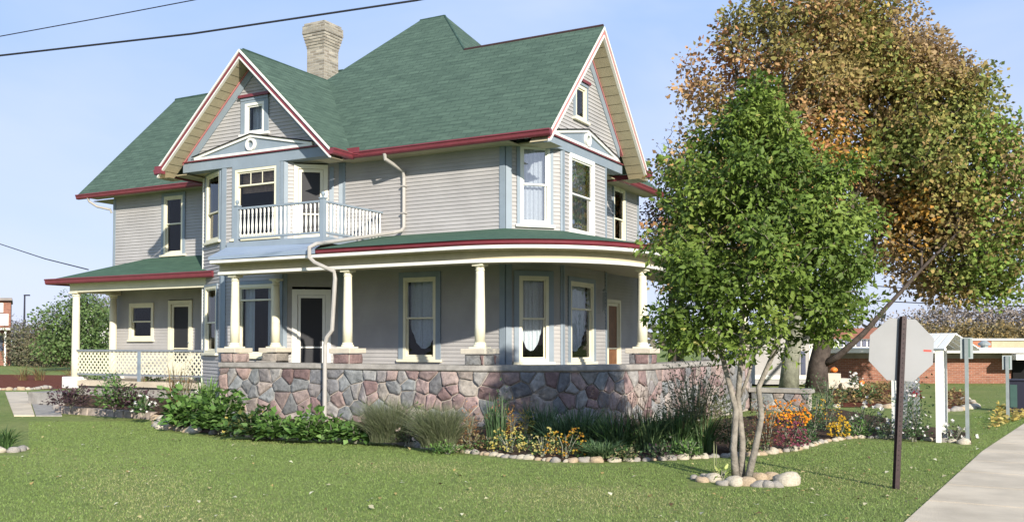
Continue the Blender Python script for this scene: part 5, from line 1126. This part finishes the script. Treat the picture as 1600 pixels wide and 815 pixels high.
for k in range(34):
    c = a+u*(.25+k*L/36)-sn*.0432; mb.face([c-rt*.005-u*.005, c+rt*.005-u*.005, c+rt*.005+u*.005, c-rt*.005+u*.005], 'dark')
mb.build('bolt_holes', po)
c = X3(1409.5, 546, Fs)+sn*.03; r8 = 48.5*Fs/FPX/math.cos(math.pi/8)
oc = [c+rt*r8*math.cos(math.pi/8+k*math.pi/4)+u*r8*math.sin(math.pi/8+k*math.pi/4) for k in range(8)]
mb = MB(); mb.plate(oc, sn, .004, 'redmark', 'signback'); pl = mb.build('sign_plate', st)
for dz in (.2, -.2):
    mb = MB(); q = c+u*dz-sn*.05; mb.tube([q-sn*.012, q+sn*.03], .011, 'galv', 6); mb.build('bolt', st)
mb = MB(); q = c+rt*.30+u*.005-sn*.001; mb.plate([q-rt*.045-u*.012, q+rt*.045-u*.012, q+rt*.045+u*.012, q-rt*.045+u*.012], -sn, .001, 'redmark'); mb.build('sticker', st)
def parking(px, yb, yt, pw, ph, label, w_=.03):
    Fd = F2(px, yb); b0 = X3(px, yb, Fd); tp_ = X3(px, yt, Fd); t = thing('street_sign', label, 'road sign', tuple(b0)); s = Fd/FPX
    mb = MB(); mb.box((b0.x-w_, b0.y-w_*.6, -.05), (b0.x+w_, b0.y+w_*.6, tp_.z-.01), 'galv'); mb.build('post', t)
    mb = MB(); c = Vector((tp_.x, tp_.y, tp_.z-ph*s/2))+FW*.045; h, v = RT*pw*s/2, Vector((0, 0, ph*s/2)); mb.plate([c-h-v, c+h-v, c+h+v, c-h+v], FW, .004, 'signback', 'galv'); mb.build('sign_plate', t)
    mb = MB(); c2 = c-FW*.05; h2 = RT*.035; mb.plate([c2-h2-v*.9, c2+h2-v*.9, c2+h2+v*.9, c2-h2+v*.9], -FW, .01, 'green_paint'); mb.build('bracket', t)
parking(1512, 691, 527, 20, 33, 'grey back of a small sign on a thin post, nearer of the two')
parking(1575, 655, 555, 15, 22, 'grey back of a small sign on a thin post, farther one by the sidewalk', .035)
# arbor
Fa = 16.9
ar = thing('garden_arbor', 'white wooden arbor with lattice sides and a small roof behind the road sign', 'arbor', tuple(X3(1430, 688, Fa)))
P0 = X3(1398, 686, Fa+.6); P1 = X3(1467, 690, Fa-.2); P0.z = P1.z = 0
dx = (P1-P0); Lx = dx.length; dx.normalize(); dy = Vector((-dx.y, dx.x, 0)); zt = X3(1467, 545, Fa-.2).z
corners = [P0, P1, P1+dy*.5-dx*.24, P0+dy*.5]
for cpt in corners:
    mb = MB(); q = .042; mb.box((cpt.x-q, cpt.y-q, 0), (cpt.x+q, cpt.y+q, zt), 'white'); mb.build('post', ar)
def lpanel(p, q, z0, z1, name):
    sg_ = Seg((p.x, p.y), (q.x, q.y)); mb = MB(); lattice(mb, sg_, .02, sg_.L-.02, z0, z1, .035, .085); lo = mb.build(name, ar)
    mb = MB(); mb = MB(); sg_.box(mb, 0, sg_.L, z0-.04, z0, -.012, .025, 'white'); mb.build('rail', ar); mb = MB(); sg_.box(mb, 0, sg_.L, z1, z1+.04, -.012, .025, 'white'); mb.build('rail', ar)
lpanel(P0+dx*.05, P0+dx*Lx*.62, .25, 1.4, 'lattice'); lpanel(corners[1], corners[2], .2, 1.6, 'lattice'); lpanel(corners[3], corners[0], .2, 1.6, 'lattice')
mb = MB()
o1, o2 = P0-dx*.25-dy*.2, P1+dx*.3-dy*.2; W2 = dy*.95; z0 = zt+.0
ridge = [(o1+W2*.5)+Vector((0, 0, z0+.26)), (o2+W2*.5-dx*.12)+Vector((0, 0, z0+.26))]
for i in range(9):
    t0, t1 = i/9, (i+.86)/9
    for sd in (0, 1):
        e0, e1_ = (o1, o2) if sd == 0 else (o1+W2, o2+W2)
        a0, a1 = e0.lerp(e1_, t0), e0.lerp(e1_, t1); r0_, r1_ = ridge[0].lerp(ridge[1], t0), ridge[0].lerp(ridge[1], t1)
        mb.plate([(a0.x, a0.y, z0), (a1.x, a1.y, z0), tuple(r1_), tuple(r0_)] if sd == 0 else [(a1.x, a1.y, z0), (a0.x, a0.y, z0), tuple(r0_), tuple(r1_)], (0, 0, 1), .02, 'white')
mb.build('roof', ar)
mb = MB(); mb.tube([ridge[0], ridge[1]], .02, 'white', 6); mb.tube([(o1.x, o1.y, z0), (o2.x, o2.y, z0)], .03, 'white', 6); mb.tube([tuple(Vector((o1+W2).to_tuple())+Vector((0, 0, z0))), tuple((o2+W2)+Vector((0, 0, z0)))], .03, 'white', 6); mb.build('beam', ar)
# climbing leaves on the arbor
Pa = []
for k in range(170):
    f = random.random(); z = random.random()**1.1*1.6; q = P0.lerp(P1, f*.95)-dy*.05; Pa.append((q.x, q.y, z))
Pa = np.array(Pa)+rng.normal(size=(170, 3))*.05
cr_ = thing('climbing_rose', 'thin climbing plant with dark leaves on the white arbor lattice', 'plant', (P0.x, P0.y, 0)); leaves('foliage', Pa, rng.normal(size=(170, 3)), .06, .6, mixcol(170, GD), 'leaf', cr_); mb = MB(); mb.tube([P0-dy*.06+dx*.3, P0-dy*.06+dx*.35+Vector((0, 0, .8)), P0-dy*.06+dx*.2+Vector((0, 0, 1.5))], [.012, .008, .004], 'bark_moss', 5); mb.build('stem', cr_)
# bin / dark box by the sidewalk
Fd = F2(1590, 643); c = X3(1590, 643, Fd); bn = thing('storage_box', 'dark green and black upright box beside the far end of the sidewalk', 'box', tuple(c))
mb = MB(); s = Fd/FPX; h = 50*s; mb.box((c.x-.2, c.y-.12, 0), (c.x+.3, c.y+.3, h*.96), 'purple_dark'); mb.build('body', bn, bevel=.02)
mb = MB(); mb.box((c.x-.23, c.y-.15, h*.961), (c.x+.33, c.y+.33, h*1.02), 'purple_dark'); mb.build('lid', bn, bevel=.015)
mb = MB(); mb.box((c.x-.16, c.y-.135, h*.15), (c.x+.0, c.y-.121, h*.85), 'green_paint'); mb.build('door', bn)
# low brick building on the right
def facing_box(mb, pxl, pxr, yb, yt, Fd, dep, m, dv=None):
    FW = dv or globals()['FW']
    a, b = X3(pxl, yb, Fd), X3(pxr, yb, Fd); zt = X3(pxl, yt, Fd).z; z0 = a.z
    p = [a, b, b+FW*dep, a+FW*dep]
    for i in range(4):
        q, r = p[i], p[(i+1) % 4]; L = (r-q).length; mb.face([(q.x, q.y, z0), (r.x, r.y, z0), (r.x, r.y, zt), (q.x, q.y, zt)], m, [(0, z0), (L, z0), (L, zt), (0, zt)])
    mb.face([(q.x, q.y, zt) for q in p], m, [(q.x, q.y) for q in p]); mb.face([(q.x, q.y, z0) for q in reversed(p)], m, [(q.x, q.y) for q in p])
B1 = thing('brick_building', 'long low red brick building with a flat white roof edge beyond the lawn', 'building', tuple(X3(1450, 598, 42)))
mb = MB(); facing_box(mb, 1215, 1700, 602, 551, 42, 9, 'red_brick'); mb.build('wall', B1)
mb = MB(); facing_box(mb, 1205, 1710, 559.5, 551.2, 41.8, 9.4, 'roofgrey'); mb.build('soffit', B1)  # grey band: the shadow under the roof edge is put into its colour
mb = MB(); facing_box(mb, 1195, 1720, 551, 543.5, 41.0, 10.5, 'white'); mb.build('roof', B1)
mb = MB(); facing_box(mb, 1583, 1640, 600, 560, 41.9, .3, 'dark'); mb.build('door', B1)
mb = MB(); facing_box(mb, 1588, 1640, 562, 553, 40.6, 1.2, 'white'); mb.build('awning', B1)
mb = MB(); v0 = X3(1538, 543, 43); mb.lathe(v0.x, v0.y, [(.16, v0.z-.2), (.16, v0.z+.1), (.26, v0.z+.12), (.26, v0.z+.2), (.1, v0.z+.32), (.01, v0.z+.34)], 'galv', 14); mb.build('roof_vent', B1)
for i, (pl_, pr_, yt, m, Fd_, lab) in enumerate([(1500, 1549, 530, 'terra', 50, 'dark red block of building rising behind the flat white roof'), (1549.5, 1700, 530, 'tan', 50, 'tan walled block behind the flat white roof')]):
    t = thing('rear_building', lab, 'building', tuple(X3(pl_, 560, Fd_))); mb = MB(); facing_box(mb, pl_, pr_, 556, yt+1.6, Fd_, 6, m); mb.build('wall', t); mb = MB(); facing_box(mb, pl_-1, pr_, yt+1.5, yt-1.5, Fd_-.1, 6.2, 'white'); mb.build('coping', t)
t = thing('rear_building', 'terracotta roofed building with a row of small windows left of the road sign', 'building', tuple(X3(1330, 560, 52)))
mb = MB(); facing_box(mb, 1290, 1420, 556, 528, 52, 6, 'white'); mb.build('wall', t)
for k in range(6):
    mb = MB(); facing_box(mb, 1312+k*9, 1318+k*9, 541, 531, 51.95, .1, 'lavender_glass'); mb.build('window', t)
mb = MB(); a, b, c_ = X3(1285, 529, 51.7), X3(1425, 529, 51.7), None; r0_, r1_ = X3(1300, 513, 55), X3(1415, 511, 55); mb.face([a, b, r1_, r0_], 'terra'); mb.face([r0_, r1_, b+FW*7, a+FW*7], 'terra'); mb.face([a, r0_, a+FW*7], 'terra'); mb.face([b, b+FW*7, r1_], 'terra'); mb.face([a, a+FW*7, b+FW*7, b], 'white'); mb.build('roof', t)
# grey shed behind the tree trunks
t = thing('grey_shed', 'small grey building with white corner trim behind the tree trunks', 'shed', tuple(X3(1230, 600, 39)))
mb = MB(); facing_box(mb, 1180, 1264, 600, 520, 39, 5, 'siding'); mb.build('wall', t)
mb = MB(); facing_box(mb, 1264.2, 1272, 600, 521, 38.98, 5, 'white'); facing_box(mb, 1180, 1264, 592, 586, 38.95, .05, 'white'); mb.build('trim', t); mb = MB(); facing_box(mb, 1252, 1259, 585, 548, 38.97, .1, 'lavender_glass'); mb.build('window', t); mb = MB(); facing_box(mb, 1172, 1278, 519.8, 515, 38.6, 5.8, 'roofgrey'); mb.build('roof', t)
# pumpkins, steps and pot beyond the bed
def pumpkin(px, py, rpx, label, group=None):
    Fd = F2(px, 606); c = X3(px, py, Fd); r = rpx*Fd/FPX; t = thing('pumpkin', label, 'pumpkin', tuple(c), group); V = []; F = []; nn, mm = 24, 10
    for i in range(mm+1):
        ph = math.pi*i/mm
        for j in range(nn): th = 2*math.pi*j/nn; q = r*(1+.07*math.cos(th*8)); V.append((c.x+q*math.sin(ph)*math.cos(th), c.y+q*math.sin(ph)*math.sin(th), c.z+r*.8*math.cos(ph)))
    mb = MB(); mb.v = V; mb.f = [(i*nn+j, (i+1)*nn+j, (i+1)*nn+(j+1) % nn, i*nn+(j+1) % nn) for i in range(mm) for j in range(nn)]; mb.m = [mb.mi('pumpkin')]*len(mb.f); mb.build('body', t, True)
    mb = MB(); mb.tube([(c.x, c.y, c.z+r*.7), (c.x+.01, c.y, c.z+r*1.0)], [.03, .018], 'bark_moss', 6); mb.build('stem', t)
def slab(pl_, pr_, yb, yt, Fd, dep, label, m='pier_stone', name='stone_step', cat='step', group=None):
    mb = MB(); facing_box(mb, pl_, pr_, yb, yt, Fd, dep, m); o = mb.build(name); tag(o, label, cat, group)
slab(1316, 1342, 610, 598, 35, .9, 'lower pale stone step beyond the leafy bed'); slab(1310, 1330, 598, 591, 35.4, .8, 'upper pale stone step beyond the leafy bed'); slab(1288, 1314, 606, 583, 35.2, .6, 'low stone pedestal carrying the orange pumpkin', name='pedestal', cat='pedestal')
pumpkin(1303, 577.5, 5.5, 'orange pumpkin on the low stone pedestal near the dark tree trunk'); pumpkin(1346, 597, 4.5, 'small orange pumpkin beside the pale stone steps')
bush('dry_bouquet', 'tan straw bundle behind the orange pumpkin', 'straw', 1297, 600, 22, 30, 130, .12, [(.5, .33, .15), (.45, .28, .1)], .3, z=0, stems=3)
bush('potted_flowers', 'small pot of white and grey flowers on the steps', 'flowers', 1335, 604, 22, 18, 120, .09, GD+[(.3, .32, .3)], .6, z=.25, flowers=(18, W_, .06))
# street lamp at the left
Fd = 88; b = X3(37, 566, Fd); lp = thing('street_lamp', 'tall thin street lamp far off at the left between the brick building and round tree', 'street lamp', (b.x, b.y, 0)); z1 = X3(37, 462, Fd).z
mb = MB(); mb.tube([(b.x, b.y, 0), (b.x, b.y, z1)], [.11, .07], 'purple_dark', 8); mb.build('pole', lp); mb = MB(); e = Vector((b.x, b.y, z1)); mb.hexa([e-RT*.05-FW*.1, e+RT*.45-FW*.1, e+RT*.45+FW*.1, e-RT*.05+FW*.1]+[p+Vector((0, 0, .12)) for p in (e-RT*.05-FW*.1, e+RT*.45-FW*.1, e+RT*.45+FW*.1, e-RT*.05+FW*.1)], 'purple_dark'); mb.build('lamp_head', lp)
# brick building at the left edge
DV = (FW-RT*.515).normalized()
t = thing('brick_house', 'red brick house with a white balcony cut by the left edge of the photo', 'house', tuple(X3(-30, 570, 78)))
mb = MB(); facing_box(mb, -120, 15.5, 571, 469, 78, 8, 'red_brick', DV); mb.build('wall', t)
mb = MB(); facing_box(mb, -125, 19, 469, 465, 77.6, 9, 'roofgrey', DV); mb.build('roof', t)
mb = MB(); facing_box(mb, -120, 17, 515, 512, 75.6, 2.4, 'white', DV); facing_box(mb, -120, 13, 508, 490, 75.6, .1, 'white', DV); mb.build('balcony', t)
for x_ in (7.5, -30): mb = MB(); facing_box(mb, x_-1.5, x_+1.5, 571, 515.2, 75.7, .25, 'white', DV); mb.build('post', t)
mb = MB(); facing_box(mb, -8, 4, 548, 522, 77.9, .2, 'lavender_glass', DV); mb.build('window', t); mb = MB(); facing_box(mb, -8, 5, 488, 473, 77.9, .2, 'white', DV); mb.build('window', t)
t = thing('white_building', 'pale flat building showing above the trees between the side porch columns', 'building', tuple(X3(155, 560, 140))); mb = MB(); facing_box(mb, 128, 200, 560, 484, 140, 12, 'white'); mb.build('wall', t); mb = MB(); facing_box(mb, 127, 201, 484, 480, 139.8, 12.4, 'roofgrey'); mb.build('roof', t)
# wires
def wire(pts, Fd, r, label, group=None, parent=None):
    P = [X3(*p, f) for p, f in zip(pts, Fd)]; mb = MB(); out = []
    for a, b in zip(P[:-1], P[1:]): out += [a.lerp(b, k/6) for k in range(6)]
    mb.tube(out+[P[-1]], r, 'wire', 6); tag(mb.build('power_cable'), label, 'cable', group)
wire([(-400, 108), (0, 57), (150, 29.5), (305, 0), (900, -130)], [15, 13.5, 13, 12.5, 11], .007, 'thinner upper cable crossing the sky at the top left')
wire([(-400, 122), (0, 87), (300, 53), (650, 1), (1100, -80)], [15.5, 14, 13.5, 13, 12], .014, 'thick lower cable crossing the sky above the left roof')
wire([(-300, 300), (0, 381), (70, 404), (138, 421)], [50, 36, 31, 27], .018, 'short sagging cable running to the small side porch roof')
wire([(1360, 446), (1480, 455), (1600, 461), (1900, 470)], [60, 58, 56, 50], .03, 'upper of two thin cables under the autumn tree'); wire([(1370, 470), (1480, 475), (1600, 478), (1900, 484)], [60, 58, 56, 50], .03, 'lower of two thin cables under the autumn tree')

# ---- fallen leaves and grass blades
def lawn_ok(P):
    px, py = proj(P); by = np.interp(px, BX, BY, left=653, right=560)
    ok = py > by+5
    ex = np.interp(py, [640, 662, 705.5, 815, 900], [1640, 1600, 1534.6, 1415, 1323]); ok &= px < ex+rng.normal(size=len(px))*2.5
    ok &= ~((np.abs(px-1160) < 86) & (np.abs(py-751) < 11)); ok &= ~((px < 45) & (py > 655) & (py < 712)); return ok
n = 2600; Fd = 7+rng.random(n)**.8*22; lat = (rng.random(n)*1.15-.575)*1600/FPX*Fd; Pf = np.c_[lat*CT-Fd*ST, lat*ST+Fd*CT, np.full(n, .03)]
px, py = proj(Pf); keep = lawn_ok(Pf) & (rng.random(n) < .35+.65*np.clip((px-850)/500, 0, 1)); Pf = Pf[keep]; n = len(Pf)
Az = rng.normal(size=(n, 3)); Az[:, 2] *= .25
tag(leaves('fallen_leaves', Pf, Az, rng.uniform(.035, .085, n), .75, mixcol(n, [(.6, .54, .34), (.5, .42, .2), (.65, .62, .45), (.4, .3, .12), (.14, .09, .05)], .15), 'leaf_dry', None, 'leaf', .9), 'pale fallen leaves scattered over the lawn', 'fallen leaves', kind='stuff')
def litter(corners_, n, cols, label, z=.04):
    c = [gp(*p) for p in corners_]; P = []
    for _ in range(n): u_, v_ = rng.random(2); a = lerp(c[0], c[1], u_); b = lerp(c[3], c[2], u_); q = lerp(a, b, v_); P.append((*q, z+rng.random()*.06))
    P = np.array(P); Az = rng.normal(size=(n, 3)); Az[:, 2] *= .4; tag(leaves('leaf_litter', P, Az, .12, .75, mixcol(n, cols, .2), 'leaf_dry', None, 'quad', .8), label, 'fallen leaves', kind='stuff')
LC = [(.34, .24, .10), (.26, .17, .08), (.4, .3, .12), (.2, .13, .07), (.2, .2, .08)]
litter([(1300, 636), (1398, 636), (1402, 600), (1296, 600)], 1500, LC, 'carpet of brown and yellow leaves in the bed left of the arbor', .1)
litter([(1470, 640), (1522, 636), (1505, 612), (1465, 612)], 420, LC, 'brown and green leaf carpet in the bed right of the arbor')
litter([(1545, 672), (1600, 655), (1640, 628), (1560, 636)], 500, [(.5, .38, .1), (.42, .3, .1), (.55, .45, .15)], 'yellow leaves gathered along the far end of the sidewalk edge')
bush('ground_plant', 'brown green ground cover mound in the leafy bed', 'plant', 1345, 626, 80, 20, 500, .12, LC+G2, .6, z=.05)
n = 380000; Fd = 6+rng.random(n)**.75*18; lat = (rng.random(n)*1.1-.55)*1600/FPX*Fd; Pg = np.c_[lat*CT-Fd*ST, lat*ST+Fd*CT, np.zeros(n)]
keep = lawn_ok(Pg+[0, 0, 0]); Pg = Pg[keep]; n = len(Pg)
f = -.9+.22*(14-np.linalg.norm(Pg[:, :2], axis=1))+.7*np.sin(Pg[:, 0]*1.3+np.sin(Pg[:, 1]*.9)*2)+np.sin(Pg[:, 1]*1.7+Pg[:, 0]*.6)+rng.normal(size=n)*.8
C = np.where((f > .6)[:, None], mixcol(n, [(.26, .28, .11), (.23, .265, .09), (.33, .32, .16)], .12), mixcol(n, [(.175, .25, .07), (.195, .265, .08), (.16, .225, .06)], .12))
hgt = rng.uniform(.012, .028, n)[:, None]; D = rng.normal(size=(n, 3))*[.5, .5, 0]+[0, 0, 1.]; sd = nrm(np.cross(D, rng.normal(size=(n, 3))))*rng.uniform(.003, .006, n)[:, None]
V = np.stack([Pg-sd, Pg+sd, Pg+D*hgt], 1).reshape(-1, 3)
tag(colmesh('grass', V, np.arange(3*n).reshape(-1, 3), np.repeat(C, 3, 0), 'leaf'), 'short mown grass of the front lawn', 'grass', kind='stuff')
